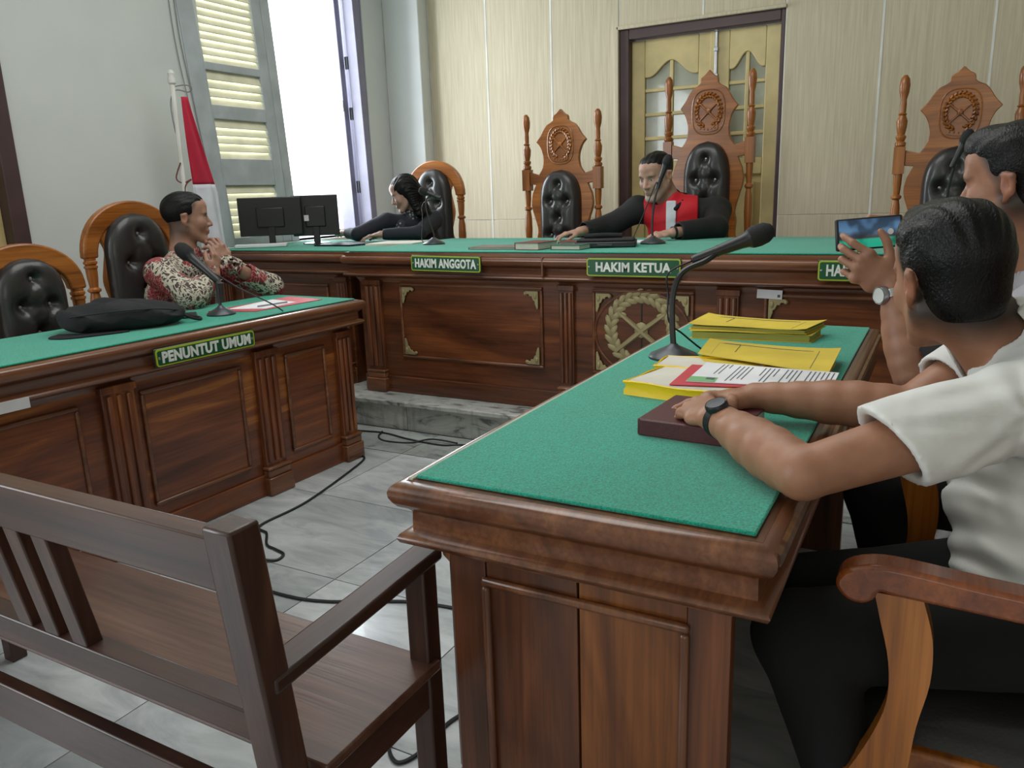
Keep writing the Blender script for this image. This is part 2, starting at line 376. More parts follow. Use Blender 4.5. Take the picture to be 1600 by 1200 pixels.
# the double door in the back wall: frame, two leaves with arched panes
d1 = thing('door_1', None, None, (0,0,0)); d1['kind'] = 'structure'
fr = MB(); fr.box(DX0, DX0+.075, Y1+.0, Y1+.14, DZ, DZT-.0); fr.box(DX1-.03, DX1, Y1, Y1+.14, DZ, DZT); fr.box(DX0+.075, DX1-.03, Y1, Y1+.14, DZT-.075, DZT-.0)
fr.build('door_frame', M['doorframe'], d1, bevel=.006)
B(DX0-.03, DX0, Y1-.03, Y1+.14, DZ, DZT+.02).build('jamb_lining', M['panel'], d1, bevel=.003)
B(DX0-.015, DX1+.004, Y1-.03, Y1+.0, DZT-.002, DZT+.022).build('head_lining', M['panel'], d1, bevel=.003)
def leaf(x0, x1, mullionside):
    lf = B(x0, x1, Y1+.10, Y1+.115, DZ, DZT-.08).build('door_leaf', M['doory'], d1)
    w = x1-x0; st = .105; zt = DZT-.08; gz0, gz1 = 1.50, zt-.16; a0, a1 = x0+st, x1-st
    fm = MB(); fm.box(x0, a0, Y1+.065, Y1+.10, DZ, zt); fm.box(a1, x1, Y1+.065, Y1+.10, DZ, zt)
    fm.box(a0, a1, Y1+.065, Y1+.10, gz0-.12, gz0); fm.box(a0, a1, Y1+.065, Y1+.10, DZ, DZ+.2)
    top = [(a0, zt), (a1, zt)]; n = 24
    for i in range(n+1):
        t = i/n; x = a1-(a1-a0)*t; u = abs(2*t-1)
        top.append((x, gz1-.0+(.055*math.cos(min(1, u/.85)*PI)-.055 if u < .85 else -.11)))
    fm.prism(top, Y1+.065, Y1+.10); fm.build('leaf_frame', M['doory'], lf, bevel=.006)
    mid = (a0+a1)/2; bars = MB().box(mid-.014, mid+.014, Y1+.072, Y1+.098, gz0, gz1)
    for k in (1, 2, 3): z = gz0+(gz1-.06-gz0)*k/4*1.05; bars.box(a0, a1, Y1+.073, Y1+.097, z-.013, z+.013)
    bars.build('glazing_bar', M['doory'], lf, bevel=.005)
    zs = [gz0]+[gz0+(gz1-.06-gz0)*k/4*1.05 for k in (1,2,3)]+[gz1]
    for xx in ((a0, mid), (mid, a1)):
        for za, zb in zip(zs[:-1], zs[1:]): B(xx[0]+.003, xx[1]-.003, Y1+.088, Y1+.094, za+.003, zb-.003).build('pane', M['glass'], lf, smooth=0)
    pz0, pz1 = DZ+.2, gz0-.12
    B(a0+.05, a1-.05, Y1+.075, Y1+.098, pz0+.05, pz1-.05).build('lower_panel', M['doory'], lf, bevel=.015)
leaf(DX0+.075, -1.60, 1); leaf(-1.585, DX1-.03, -1)
B(-1.62, -1.575, Y1+.055, Y1+.066, DZ, DZT-.08).build('centre_bead', M['doory'], d1, bevel=.004)
bo = MB().box(-1.585, -1.565, Y1+.045, Y1+.06, 2.02, DZT-.085).box(-1.592, -1.558, Y1+.04, Y1+.056, 2.03, 2.10).box(-1.59, -1.56, Y1+.04, Y1+.056, 2.25, 2.28)
bo.build('bolt', M['steel'], d1, bevel=.003)
# yellow door in the left wall
d2 = thing('door_2', None, None); d2['kind'] = 'structure'
MB().box(X0-.2, X0+.02, 2.46, 2.55, 0, 2.38).box(X0-.2, X0+.02, 1.45, 1.53, 0, 2.38).box(X0-.2, X0+.02, 1.53, 2.46, 2.3, 2.38).build('door_frame', M['doorframe'], d2, bevel=.006)
lf = B(X0-.10, X0-.06, 1.53, 2.46, 0, 2.3).build('door_leaf', M['doory'], d2, bevel=.004)
MB().box(X0-.07, X0-.05, 1.72, 2.27, 1.1, 2.0).build('pane', M['glass'], lf, bevel=.003)
MB().box(X0-.06, X0-.03, 1.66, 1.72, 1.04, 2.06).box(X0-.06, X0-.03, 2.27, 2.33, 1.04, 2.06).box(X0-.06, X0-.03, 1.72, 2.27, 1.04, 1.1).box(X0-.06, X0-.03, 1.72, 2.27, 2.0, 2.06).build('glazing_frame', M['doory'], lf, bevel=.008)
# window 1
w1 = thing('window_1', None, None); w1['kind'] = 'structure'
def lean(z, y):   # the old frame leans a little
    k = .10 if y < 4.0 else (.07 if y < 4.7 else .04)
    return -(z-1.45)*k*.75
def lbox(mb, x0, x1, y0, y1, z0, z1):
    v = [(x0,y0,z0),(x1,y0,z0),(x1,y1,z0),(x0,y1,z0),(x0,y0,z1),(x1,y0,z1),(x1,y1,z1),(x0,y1,z1)]
    v = [(x, y+lean(z, y), z) for x, y, z in v]
    return mb.add(v, [(0,3,2,1),(4,5,6,7),(0,1,5,4),(1,2,6,5),(2,3,7,6),(3,0,4,7)])
lbox(MB(), X0-.14, X0+.012, 3.80, 3.93, WZ0, WZ1+.1).build('window_frame', M['shframe'], w1, bevel=.006)
sh = lbox(lbox(MB(), X0-.06, X0-.01, 3.93, 3.96, WZ0, WZ1), X0-.06, X0-.01, 4.43, 4.52, WZ0, WZ1)
zr = [(1.0, 1.06), (1.42, 1.60), (1.86, 1.95), (2.17, 2.22), (2.80, 2.86), (3.02, 3.1)]
for a, b in zr: sh = lbox(sh, X0-.055, X0-.012, 3.96, 4.43, a, b)
sho = sh.build('shutter_leaf', M['shframe'], w1, bevel=.004)
zones = [(1.06, 1.42, 7), (1.60, 1.86, 5), (1.95, 2.17, 4), (2.22, 2.80, 12), (2.86, 3.02, 3)]
for a, b, n in zones:
    for i in range(n):
        z = a+(b-a)*(i+.5)/n; h = (b-a)/n; y0, y1 = 3.955, 4.435
        l0 = lean(z, 3.95); l1 = lean(z, 4.5)
        v = [(X0-.052, y0+l0, z-h*.52), (X0-.044, y0+l0, z-h*.60), (X0-.018, y0+l0, z+h*.50), (X0-.026, y0+l0, z+h*.58)]
        v2 = [(x, y1+l1, zz) for x, y, zz in v]
        # lower edge of each slat stands towards the room
        v = [(2*(X0-.035)-x, y, zz) for x, y, zz in v]; v2 = [(2*(X0-.035)-x, y, zz) for x, y, zz in v2]
        MB().add(v+v2, [(0,1,2,3), (7,6,5,4), (0,4,5,1), (1,5,6,2), (2,6,7,3), (3,7,4,0)]).build('louvre_slat', M['louvre'], sho, smooth=0)
lbox(lbox(MB(), X0-.10, X0-.005, 4.52, 4.60, WZ0, WZ1), X0-.14, X0-.04, 4.60, 4.635, WZ0, WZ1).build('centre_mullion', M['shframe'], w1, bevel=.005)
# far side: frame and the opened leaf standing in the reveal
f2 = MB(); lbox(f2, X0-.10, X0+.012, 5.50, 5.575, WZ0, WZ1); f2.build('window_frame', M['winframe'], w1, bevel=.006)
f3 = MB(); lbox(f3, X0-.27, X0-.13, 5.44, 5.50, WZ0, WZ1); f3.build('window_frame', M['winframe'], w1, bevel=.005)
B(X0-.275, X0-.005, 5.562, 5.5795, WZ0, WZ1).build('reveal_board', M['winframe'], w1, bevel=.003)
for z in (1.35, 1.95, 2.35): lbox(MB(), X0-.12, X0-.09, 5.49, 5.503, z, z+.10).build('hinge', M['greymetal'], w1, bevel=.003)
lbox(MB(), X0-.155, X0-.13, 5.43, 5.442, 2.02, 2.10).build('latch', M['steel'], w1, bevel=.004)
B(X0-.28, X0+.03, WY0-.02, WY1, WZ0-.04, WZ0).build('window_sill', M['white'], w1, bevel=.006)
B(X0-.20, X0-.02, WY0, WY1, WZ1, WZ1+.05).build('window_head', M['shframe'], w1, bevel=.005)
# loose cables running down the wall by the shutter
cb = MB()
cb.tube(spline([(X0+.012, 3.70, 3.4), (X0+.012, 3.70, 2.5), (X0+.012, 3.735, 2.1), (X0+.012, 3.80, 1.6), (X0+.012, 3.86, 1.2), (X0+.012, 3.84, 1.0)]), .0035, 6)
cb.tube(spline([(X0+.01, 3.66, 3.4), (X0+.01, 3.66, 2.6), (X0+.012, 3.68, 2.2), (X0+.02, 3.75, 1.7), (X0+.012, 3.80, 1.3), (X0+.012, 3.78, 1.0)]), .003, 6)
tag(cb.build('wall_cable', M['greycable']), 'pair of thin grey cables hanging down the wall left of the louvred shutter', 'cable')

# ------------------------------------------------------------ desks
CORN = [(.0,.655), (.004,.665), (.012,.678), (.020,.688), (.055,.690), (.064,.694), (.068,.702), (.064,.710), (.055,.714), (.046,.716), (.045,.750), (.050,.756), (.058,.760), (.064,.764), (.070,.772), (.075,.782), (.076,.792), (.073,.801), (.066,.807), (.055,.810), (-.05,.811)]
def ring(mb, x0, x1, z0, z1, w, y0, y1, face=-1):       # rectangular bead frame standing out of a face at local y
    mb.box(x0, x1, y0, y1, z1-w, z1); mb.box(x0, x1, y0, y1, z0, z0+w); mb.box(x0, x0+w, y0, y1, z0+w, z1-w); mb.box(x1-w, x1, y0, y1, z0+w, z1-w); return mb
def corner_orn(desk, x, z, sx, sz, y=-.012, s=1.):
    pts = [(0,0), (.085,0), (.098,-.008), (.10,-.018), (.092,-.026), (.080,-.024), (.074,-.018), (.062,-.022), (.058,-.034), (.046,-.030), (.040,-.042), (.034,-.056), (.024,-.060), (.024,-.075), (.018,-.090), (.012,-.108), (.004,-.112), (0,-.1)]
    P = [(x+sx*a*s, z+sz*b*s) for a, b in pts]
    m = MB().prism(P, y-.007, y); m.ball((x+sx*.088*s, y-.007, z-sz*.0-sz*.016*s*1), (.010*s, .006, .010*s), 8, 5); m.ball((x+sx*.018*s, y-.007, z-sz*0+sz*-.03*s), (.012*s, .006, .02*s), 8, 5)
    return m.build('corner_ornament', M['brass'], desk, bevel=.003)
def name_plate(desk, txt, xc, zc, w, h, y, rot=0, edge='signyel', lab=None, sx=1., size=.05):
    pl = B(-w/2, w/2, -.008, 0, -h/2, h/2).build('name_plate', M['signdark'], desk, bevel=.004); pl.location = (xc, y, zc); pl.rotation_euler = (0, rot, 0)
    if lab: pl['label'] = lab
    def rr(w, h, r):
        P = []
        for cx, cz, a0 in ((w/2-r, h/2-r, 0), (-w/2+r, h/2-r, 90), (-w/2+r, -h/2+r, 180), (w/2-r, -h/2+r, 270)):
            for k in range(5): a = math.radians(a0+k*22.5); P.append((cx+r*math.cos(a), cz+r*math.sin(a)))
        return P
    MB().prism(rr(w-.006, h-.006, .012), -.011, -.007).build('border', M[edge], pl)
    MB().prism(rr(w-.018, h-.018, .008), -.0125, -.010).build('plate_face', M['signgreen'], pl)
    text_mesh(txt, size, .0012, M['signwhite'], pl, 'letter', bold=.0024, loc=(0, -.0138, -.001), sx=sx, space=1.06)
    for s in (-1, 1): MB().ball((s*(w/2-.016), -.0125, 0), (.005, .003, .006), 8, 5).build('screw', M['steel'], pl)
    return pl
def desk(name, label, loc, rotz, L, D, pil, panels, wd='bench', H0=.81, scaleZ=1., endpanel=False, opened_back=True):
    d = thing(name, label, 'desk', loc, rotz)
    W = M[wd+'X']
    zt = .69
    # front built of stacked boards, ends, top
    B(0, L-(.031 if endpanel else 0), 0, .03, 0, zt).build('front_board', W, d)
    if endpanel:
        for s in ():
            pass
    B(0, .03, .03, D, 0, zt).build('end_board', M[wd+'Z'], d)
    if not endpanel: B(L-.03, L, .03, D, 0, zt).build('end_board', M[wd+'Z'], d)
    B(-.05, L+.05, -.05, D+.05, .765, .8105).build('top_board', W, d)
    if False: B(.03, L-.03, D-.03, D, .60, .765).build('back_apron', W, d)
    MB().sweep_rect(L, D, CORN).build('cornice', M['moulX'], d, smooth=50)
    B(-.0, L, -.014, 0.001, 0, .10).build('base_board', W, d, bevel=.005)
    for i, (a, b) in enumerate(pil):
        p = MB().box(a, b, -.022, .001, .10, .66).box(a-.006, b+.006, -.032, .001, .64, .668)
        w = (b-a); 
        for k in range(3): x = a+w*(.2+.3*k); p.tube([(x, -.024, .155), (x, -.024, .63)], .012 if w > .08 else .010, 8)
        po = p.build('pilaster', M[wd+'Z'], d, bevel=.003)
        q = MB().box(a-.012, b+.012, -.048, .001, 0, .085).box(a-.006, b+.006, -.040, .001, .085, .12).box(a-.010, b+.010, -.044, .001, .12, .135)
        q.build('plinth_block', M['moulX'], po, bevel=.006)
    for (a, b, z0, z1, mt) in panels:
        pn = B(a+.012, b-.012, -.004, .001, z0+.012, z1-.012).build('panel', M[mt], d, bevel=.002)
        ring(MB(), a, b, z0, z1, .016, -.014, .0).build('panel_moulding', M['moulX'], pn, bevel=.006)
    return d
def felt_cloth(loc, rotz, L, D, label, z=.811, inset=.028):
    o = B(-.038, L+.038, -.038, D+.038, z, z+.007).build('felt_cloth', M['felt'], None, bevel=.003, loc=loc, rotz=rotz)
    return tag(o, label, 'table cover')
# prosecutor's desk
T2L = dict(loc=(-2.692, .5, 0), rotz=math.radians(88))
t2 = desk('long_desk', 'streaked teak prosecutor desk with a green top and a sign reading PENUNTUT UMUM', T2L['loc'], T2L['rotz'], 2.5, .50,
     [(.0,.10), (.49,.61), (1.18,1.31), (1.89,2.01), (2.40,2.50)], [(.17,.43,.15,.62,'deskX'), (.68,1.10,.15,.62,'deskX'), (1.34,1.82,.15,.62,'deskX'), (2.07,2.33,.15,.62,'deskX')], 'desk')
felt_cloth(T2L['loc'], T2L['rotz'], 2.5, .50, 'green felt covering the prosecutor desk on the left, under the black bag')
name_plate(t2, 'PENUNTUT UMUM', 1.61, .742, .475, .072, -.075, lab='green sign with a yellow border and white letters', sx=.86, size=.056)
st = B(-.05, .05, -.004, 0, -.018, .018).build('sticker', M['paper'], t2); st.location = (.86, -.069, .69)
# judges' bench
JL = (-3.03, 3.645, DZ)
jb = desk('judge_bench', 'long red-brown bench with brass corners, on the marble step before the tall chairs', JL, 0, 3.5, 1.05,
     [(.045,.16), (1.31,1.39), (2.12,2.22), (3.36,3.46)], [(.29,1.21,.217,.653,'benchX'), (1.49,2.01,.10+.117,.653,'benchX'), (2.33,3.25,.217,.653,'benchX')], 'bench')
felt_cloth((JL[0], JL[1], JL[2]+.019), 0, 3.5, 1.05, 'green felt covering the judges bench along its whole length')
B(-.055, 3.555, -.055, 1.105, .8106, .829).build('top_packing', M['moulX'], jb)
B(1.24, 1.25, -.076, .0, .715, .812).build('joint_strip', M['moulX'], jb, bevel=.002)
for (a, b) in ((.29,1.21), (1.49,2.01), (2.33,3.25)):
    s = .85
    corner_orn(jb, a+.022, .631, 1, 1, s=s); corner_orn(jb, b-.022, .631, -1, 1, s=s); corner_orn(jb, a+.022, .239, 1, -1, s=s); corner_orn(jb, b-.022, .239, -1, -1, s=s)
def emblem(parent, c, w, h, mat, yf=-1, ring_=True, depth=.012, name='carved_emblem', bar=True):
    m = MB(); cx, y, cz = c
    n = 22
    for i in range(n):
        a = math.radians(-62) + math.radians(304)*i/(n-1)
        a = -PI/2 + math.radians(28) + (2*PI-math.radians(56))*i/(n-1)
        px, pz = cx+.40*w*math.cos(a), cz+.40*h*math.sin(a)
        for dx in (-1, 1):
            t = a+PI/2+dx*.5
            m.ball((0,0,0), (w*.095, depth*.9, w*.042), 6, 4, mat=Matrix.Translation((px+dx*.035*w*math.cos(a), y, pz+dx*.035*h*math.sin(a))) @ Matrix.Rotation(-t, 4, 'Y'))
    # crossed staves and the small shield where they meet
    for s in (-1, 1):
        m.tube([(cx-s*.33*w, y-.002, cz-.27*h), (cx+s*.02*w, y-.004, cz+.0*h), (cx+s*.30*w, y-.002, cz+.20*h)], [w*.03, w*.035, w*.025], 6)
        m.ball((cx+s*.27*w, y-.002, cz+.17*h), (w*.08, depth*.5, w*.04), 8, 5)
    m.ball((cx, y-.004, cz), (w*.09, depth*.8, w*.10), 8, 5)
    if bar:
        m.prism([(cx-.34*w, cz-.34*h), (cx-.20*w, cz-.40*h), (cx, cz-.42*h), (cx+.20*w, cz-.40*h), (cx+.34*w, cz-.34*h), (cx+.32*w, cz-.46*h), (cx+.18*w, cz-.50*h), (cx, cz-.52*h), (cx-.18*w, cz-.50*h), (cx-.32*w, cz-.46*h)], y-depth*.5, y+.002)
        for k in range(5): m.ball((cx+(k-2)*.12*w, y-depth*.6, cz-.455*h+abs(k-2)*.015*h), (w*.03, depth*.3, w*.035), 6, 4)
    return m.build(name, mat, parent)
pn = emblem(jb, (1.75, -.006, .455), .40, .42, M['brass'], name='wreath_ornament', bar=False, depth=.010)
ov = MB(); P = []
for k in range(49): a = 2*PI*k/48; P.append((1.75+.245*math.cos(a), -.006, .435+.21*math.sin(a)))
ov.tube(P, .006, 6).build('oval_moulding', M['moulX'], jb)
B(1.747, 1.753, -.0065, -.003, .24, .64).build('door_joint', M['black'], jb)
name_plate(jb, 'HAKIM ANGGOTA', .665, .773, .45, .088, -.075, rot=.01, edge='signyel', lab='green sign with white letters under the left chair', sx=.70, size=.064)
name_plate(jb, 'HAKIM KETUA', 1.73, .768, .475, .092, -.075, lab='green sign with a thick yellow border under the centre chair', sx=.92, size=.060)
name_plate(jb, 'HAKIM ANGGOTA', 2.79, .768, .46, .090, -.075, lab='green sign half hidden behind the raised hand', sx=.70, size=.064)
st = B(-.055, .055, -.003, 0, -.02, .02).build('sticker', M['paper'], jb); st.location = (2.355, -.016, .652); st.rotation_euler = (0, .03, 0)
MB().box(-.0, .012, -.0035, -.003, -.006, .006).build('sticker_mark', M['ink'], st).location = (.035, 0, -.006)
# clerk's desk on the left end of the step
CL = (-4.30, 3.74, DZ)
cd = desk('clerk_desk', 'plain brown clerk desk between the left wall and the judges bench, under the monitor', CL, 0, 1.12, .92, [(.02,.10), (1.02,1.10)], [(.18,.94,.20,.62,'benchX')], 'bench')
felt_cloth((CL[0], CL[1], CL[2]+.012), 0, 1.12, .92, 'green felt covering the clerk desk beneath the monitor')
B(-.05, 1.17, -.055, .975, .8106, .822).build('top_packing', M['moulX'], cd)
# defence desk in the foreground
T1Y1, T1Y0 = 2.845, 1.105
t1 = desk('defence_desk', 'dark red-brown foreground desk with a green top, beside the two seated men', (-.757, T1Y1, 0), -PI/2, T1Y1-T1Y0, .517, [(.03,.13), (.82,.92), (1.60,1.71)], [(.2,.75,.15,.62,'benchX'), (.99,1.53,.15,.62,'benchX')], 'bench', endpanel=True)
L1 = T1Y1-T1Y0
felt_cloth((-.757, T1Y1, 0), -PI/2, L1, .517, 'green felt covering the foreground desk, under the yellow folders')
# visible near end: stiles, boards and a bead frame (local x = L side)
for (a, b, mt, dx) in ((.0, .075, 'benchZ', 0), (.075, .255, 'benchZ', -.003), (.258, .447, 'orangeZ', -.003), (.447, .517, 'benchZ', 0)):
    B(L1-.03, L1+dx, a+.0006, b-.0006, 0, .69).build('end_plank', M[mt], t1, bevel=.0012, seg=1)
ep = MB(); e0, e1 = .068, .452
ep.box(L1-.004, L1+.010, e0, e1, .61, .627); ep.box(L1-.004, L1+.010, e0, e0+.016, .10, .61); ep.box(L1-.004, L1+.010, e1-.016, e1, .10, .61); ep.box(L1-.004, L1+.010, e0+.016, e1-.016, .10, .116)
ep.build('end_moulding', M['moulZ'], t1, bevel=.006)
# small carved brackets under the cornice at the front corners
for x in (L1-.075,): MB().prism([(-.012, .69), (-.030, .688), (-.028, .675), (-.020, .665), (-.016, .650), (-.004, .640), (0, .636), (0, .69)], x, x+.075, plane='YZ').build('corner_bracket', M['moulZ'], t1, bevel=.002)
# worn strip along the seated men's edge
MB().tube([(.0, .517+.068, .792), (L1+.06, .517+.068, .792)], .0125, 8).build('worn_edge', M['worn'], t1)
MB().tube([(-.04, -.045, .8105), (L1+.045, -.045, .8105)], .0055, 6).build('pale_edge_strip', M['pages'], t1)

# ------------------------------------------------------------ chairs
def tufted(w, h, t, nu=36, nv=56, rows=5, top='arch', studs=True):
    """padded, buttoned back: returns mesh builder in local XZ, facing -Y, plus button positions"""
    btn = []
    for r in range(rows):
        z = h*(.90 - .86*r/(rows)) - .02
        if r % 2 == 0: btn.append((0, z))
        else: btn += [(-w*.21, z), (w*.21, z)]
    v = []; f = []
    for j in range(nv+1):
        tz = j/nv; z = h*tz
        hw = w/2
        if tz > .72: hw = w/2*math.sqrt(max(0, 1-((tz-.72)/.28)**2.6))
        if tz < .08: hw *= .9+.1*tz/.08
        for i in range(nu+1):
            u = 2*i/nu-1; x = hw*u
            e = max(0, 1-abs(u)**5); eb = max(0, 1-abs(2*tz-1)**9)
            y = t*(e*eb)**.5
            dip = 0
            for bx, bz in btn:
                d2 = ((x-bx)**2+(z-bz)**2); dip += .62*math.exp(-d2/(.030**2))
                for cx, cz in btn:
                    if (cx, cz) > (bx, bz) and .03 < math.hypot(cx-bx, cz-bz) < h*.30 and abs(cx-bx) > .01:
                        L2 = (cx-bx)**2+(cz-bz)**2; q = max(0, min(1, ((x-bx)*(cx-bx)+(z-bz)*(cz-bz))/L2)); dd = math.hypot(x-bx-q*(cx-bx), z-bz-q*(cz-bz)); dip += .10*math.exp(-(dd/.012)**2)
            v.append((x, -y*(1-min(.75, dip)*.8), z))
    for j in range(nv):
        for i in range(nu): a = j*(nu+1)+i; f.append((a, a+1, a+nu+2, a+nu+1))
    mb = MB().add(v, f); return mb, btn
def add_pad(ch, w, h, t, y, z, rows=5, rotx=0):
    mb, btn = tufted(w, h, t, rows=rows); p = mb.build('back_pad', M['leather'], ch, smooth=80); p.location = (0, y, z); p.rotation_euler = (rotx, 0, 0)
    for bx, bz in btn: MB().ball((bx, -t*.42, bz), (.009, .006, .009), 8, 5).build('button', M['stud'], p)
    return p
TURN = [(.020,0), (.022,.02), (.026,.04), (.018,.06), (.024,.10), (.029,.22), (.026,.34), (.020,.40), (.028,.415), (.028,.43), (.020,.445), (.024,.50), (.029,.62), (.026,.74), (.019,.80), (.030,.815), (.030,.83), (.019,.845), (.024,.92), (.026,1.0)]
def turned(z0, z1, r=1.): return [(a*r, z0+(z1-z0)*b) for a, b in TURN]
def chair_base(ch, wm, W, seat_z, depth, arms=True, legs=True, armz=.70, scroll_mat=None, post_mat=None):
    B(-W/2+.03, W/2-.03, -depth, -.02, seat_z-.10, seat_z-.05).build('seat_frame', wm['X'], ch, bevel=.008)
    cu = MB(); n = 12; v = []; f = []
    for j in range(n+1):
        for i in range(n+1):
            u = 2*i/n-1; w_ = 2*j/n-1; b = ((1-abs(u)**4)*(1-abs(w_)**4))**.5
            v.append((u*(W/2-.045), -depth/2-.005+w_*(depth/2-.012), seat_z-.055+.06*b))
    for j in range(n):
        for i in range(n): a = j*(n+1)+i; f.append((a, a+1, a+n+2, a+n+1))
    cu.add(v, f).box(-W/2+.045, W/2-.045, -depth+.01, -.02, seat_z-.06, seat_z-.052); cu.build('seat_cushion', M['leather'], ch, smooth=70)
    if legs:
        for sx in (-1, 1):
            x = sx*(W/2-.055)
            MB().tube([(x, -depth+.04, 0), (x, -depth+.035, .06), (x, -depth+.02, .2), (x, -depth+.045, seat_z-.06)], [.018, .022, .024, .034], 8).build('leg', wm['Z'], ch)
    if arms:
        for sx in (-1, 1):
            x = sx*(W/2-.005)
            # scrolled arm: side outline in YZ, extruded
            a = [(0, armz+.012), (-.16, armz+.022), (-.32, armz+.030), (-.42, armz+.038), (-.47, armz+.036), (-.505, armz+.020), (-.515, armz-.005), (-.500, armz-.026), (-.478, armz-.030), (-.462, armz-.020), (-.455, armz-.006), (-.43, armz-.008), (-.32, armz-.012), (-.16, armz-.018), (0, armz-.028)]
            a = [(y*depth/.52, z) for y, z in a]
            am = MB().prism(spline(a, 3), x-.026, x+.026, plane='YZ').build('armrest', scroll_mat or wm['Y'], ch, bevel=.007)
            e = seat_z-.10
            pp = [(-.462, armz-.008), (-.452, armz-.05), (-.436, armz-.12), (-.434, armz-.19), (-.452, armz-.26), (-.480, armz-.33), (-.486, e+.01), (-.480, e), (-.405, e), (-.398, armz-.30), (-.392, armz-.22), (-.380, armz-.14), (-.382, armz-.07), (-.398, armz-.008)]
            pp = [(y*depth/.52, z) for y, z in pp]
            MB().prism(spline(pp, 4), x-.020, x+.020, plane='YZ').build('arm_post', post_mat or wm['Z'], ch, bevel=.006)
def woodset(p): return {a: M[p+a] for a in 'XYZ'}
def tall_chair(label, loc, H, rotz=0, W=.60):
    ch = thing('high_backed_chair', label, 'chair', loc, rotz, 'high-backed judges chairs behind the bench')
    wm = woodset('chair'); k = H/1.70
    pz = 1.22*k                                   # centre of the rail block
    for s in (-1, 1):
        x = s*(W/2-.02)
        p = MB().box(x-.03, x+.03, -.03, .03, pz-.075*k, pz+.075*k); p.lathe([(r*.95, z) for r, z in turned(.42, pz-.075*k)], (x, 0, 0), 14)
        zt = pz+.075*k; e = H-.02-zt
        p.lathe([(.024, zt), (.030, zt+.02*e), (.030, zt+.06*e), (.020, zt+.08*e), (.028, zt+.12*e), (.028, zt+.15*e), (.020, zt+.17*e), (.027, zt+.26*e), (.030, zt+.36*e), (.018, zt+.44*e), (.024, zt+.46*e), (.017, zt+.48*e), (.018, zt+.60*e), (.016, zt+.66*e), (.026, zt+.76*e), (.029, zt+.86*e), (.024, zt+.95*e), (.010, zt+1.*e)], (x, 0, 0), 14)
        p.build('side_post', wm['Z'], ch)
        MB().box(x-.028, x+.028, -.025, .03, 0, .42).build('leg', wm['Z'], ch, bevel=.004)
    cz = pz+.02*k
    half = [(0, H), (.030, H-.030), (.055, H-.045), (.060, H-.075), (.080, H-.090), (.110, H-.105), (.135, H-.135), (.160, H-.175), (.195, H-.215), (.165, H-.250), (.145, H-.300), (.140, H-.350), (.150, H-.400), (.180, H-.445)]
    half = [(x*W/.60, H-(H-z)*k*1.0) for x, z in half]
    rail = [(W/2-.05, cz+.035*k), (W/2-.05, cz-.050*k), (.205*W/.6, cz-.055*k)]
    low = [(.235*W/.6, cz-.12*k), (.245*W/.6, cz-.20*k), (.215*W/.6, cz-.30*k), (.195*W/.6, cz-.38*k), (.205*W/.6, cz-.44*k), (.200*W/.6, cz-.52*k), (.22*W/.6, cz-.60*k), (.20*W/.6, .45)]
    top = spline(half[:4], 2)[:-1]+spline(half[3:9], 3)[:-1]+spline(half[8:], 4)
    R = top+rail+spline(low, 4)
    out = R+[(-x, z) for x, z in R[::-1] if x > .0005]
    MB().prism(out, -.018, .018).build('back_board', wm['X'], ch, bevel=.004)
    em = emblem(ch, (0, -.022, H-.240*k), .185*k, .235*k, wm['X'], depth=.013)
    fr_ = MB(); P = []
    for i in range(41):
        a = 2*PI*i/40; c_, s_ = math.cos(a), math.sin(a); P.append((.100*k*math.copysign(abs(c_)**.7, c_), -.020, H-.245*k+.130*k*math.copysign(abs(s_)**.7, s_)))
    fr_.tube(P, .0045, 6).build('emblem_border', wm['X'], ch)
    add_pad(ch, .315*W/.6, (cz+.045*k)-.46, .085, -.018, .46, rows=6)
    chair_base(ch, wm, W, .46, .52)
    return ch
def arch_chair(label, loc, H, rotz=0, W=.56, group=None, kk=1., armmats=(None, None), armz=.68, depth=.52):
    ch = thing('arched_back_chair', label, 'chair', loc, rotz, group)
    wm = woodset('chair'); r = W/2; rc_z = H-.27*kk
    # horseshoe arch with a flat lower band
    n = 26; out = []; inn = []
    for i in range(n+1):
        a = PI*i/n; out.append((r*math.cos(a), rc_z+.27*kk*max(0,math.sin(a))**.9)); inn.append(((r-.075)*math.cos(a), rc_z-.0+(.27*kk-.085)*math.sin(a)))
    pts = out+inn[::-1]
    MB().prism(pts, -.022, .022).build('arch', wm['X'], ch, bevel=.010, seg=3)
    for s in (-1, 1):
        x = s*(r-.0375)
        p = MB().lathe([(a*1.05, z) for a, z in turned(.40, rc_z-.045)], (x, 0, 0), 14)
        p.lathe([(.026, rc_z-.05), (.032, rc_z-.045), (.032, rc_z-.036), (.024, rc_z-.032), (.032, rc_z-.024), (.032, rc_z-.014), (.026, rc_z-.010), (.028, rc_z+.002)], (x, 0, 0), 14)
        p.build('side_post', wm['Z'], ch)
        MB().box(x-.026, x+.026, -.025, .025, 0, .40).build('leg', wm['Z'], ch, bevel=.004)
    w = r-.12
    side = [(w*.78, H-.07*kk), (w+.035, H-.13*kk), (w-.005, rc_z+.04), (w+.005, rc_z-.03), (w+.022, rc_z-.12), (w+.005, rc_z-.20), (w-.012, rc_z-.27), (w+.01, rc_z-.34), (w+.035, rc_z-.42), (w+.03, .40)]
    R = spline(side, 4); MB().prism(R+[(-x, z) for x, z in R[::-1]], -.012, .016).build('back_board', wm['Z'], ch, bevel=.003)
    add_pad(ch, 2*w+.02, H-.06-.44, .07, -.014, .44, rows=5)
    chair_base(ch, wm, W, .46, depth, armz=armz, scroll_mat=armmats[0], post_mat=armmats[1])
    return ch
tall_chair('high-backed chair with a greyish carved crest, left of the judge, standing empty', (-2.47, 5.30, DZ), 1.70)
tall_chair('tallest high-backed chair with an orange-brown crest, directly behind the judge in red', (-1.50, 5.62, DZ), 1.90, W=.61)
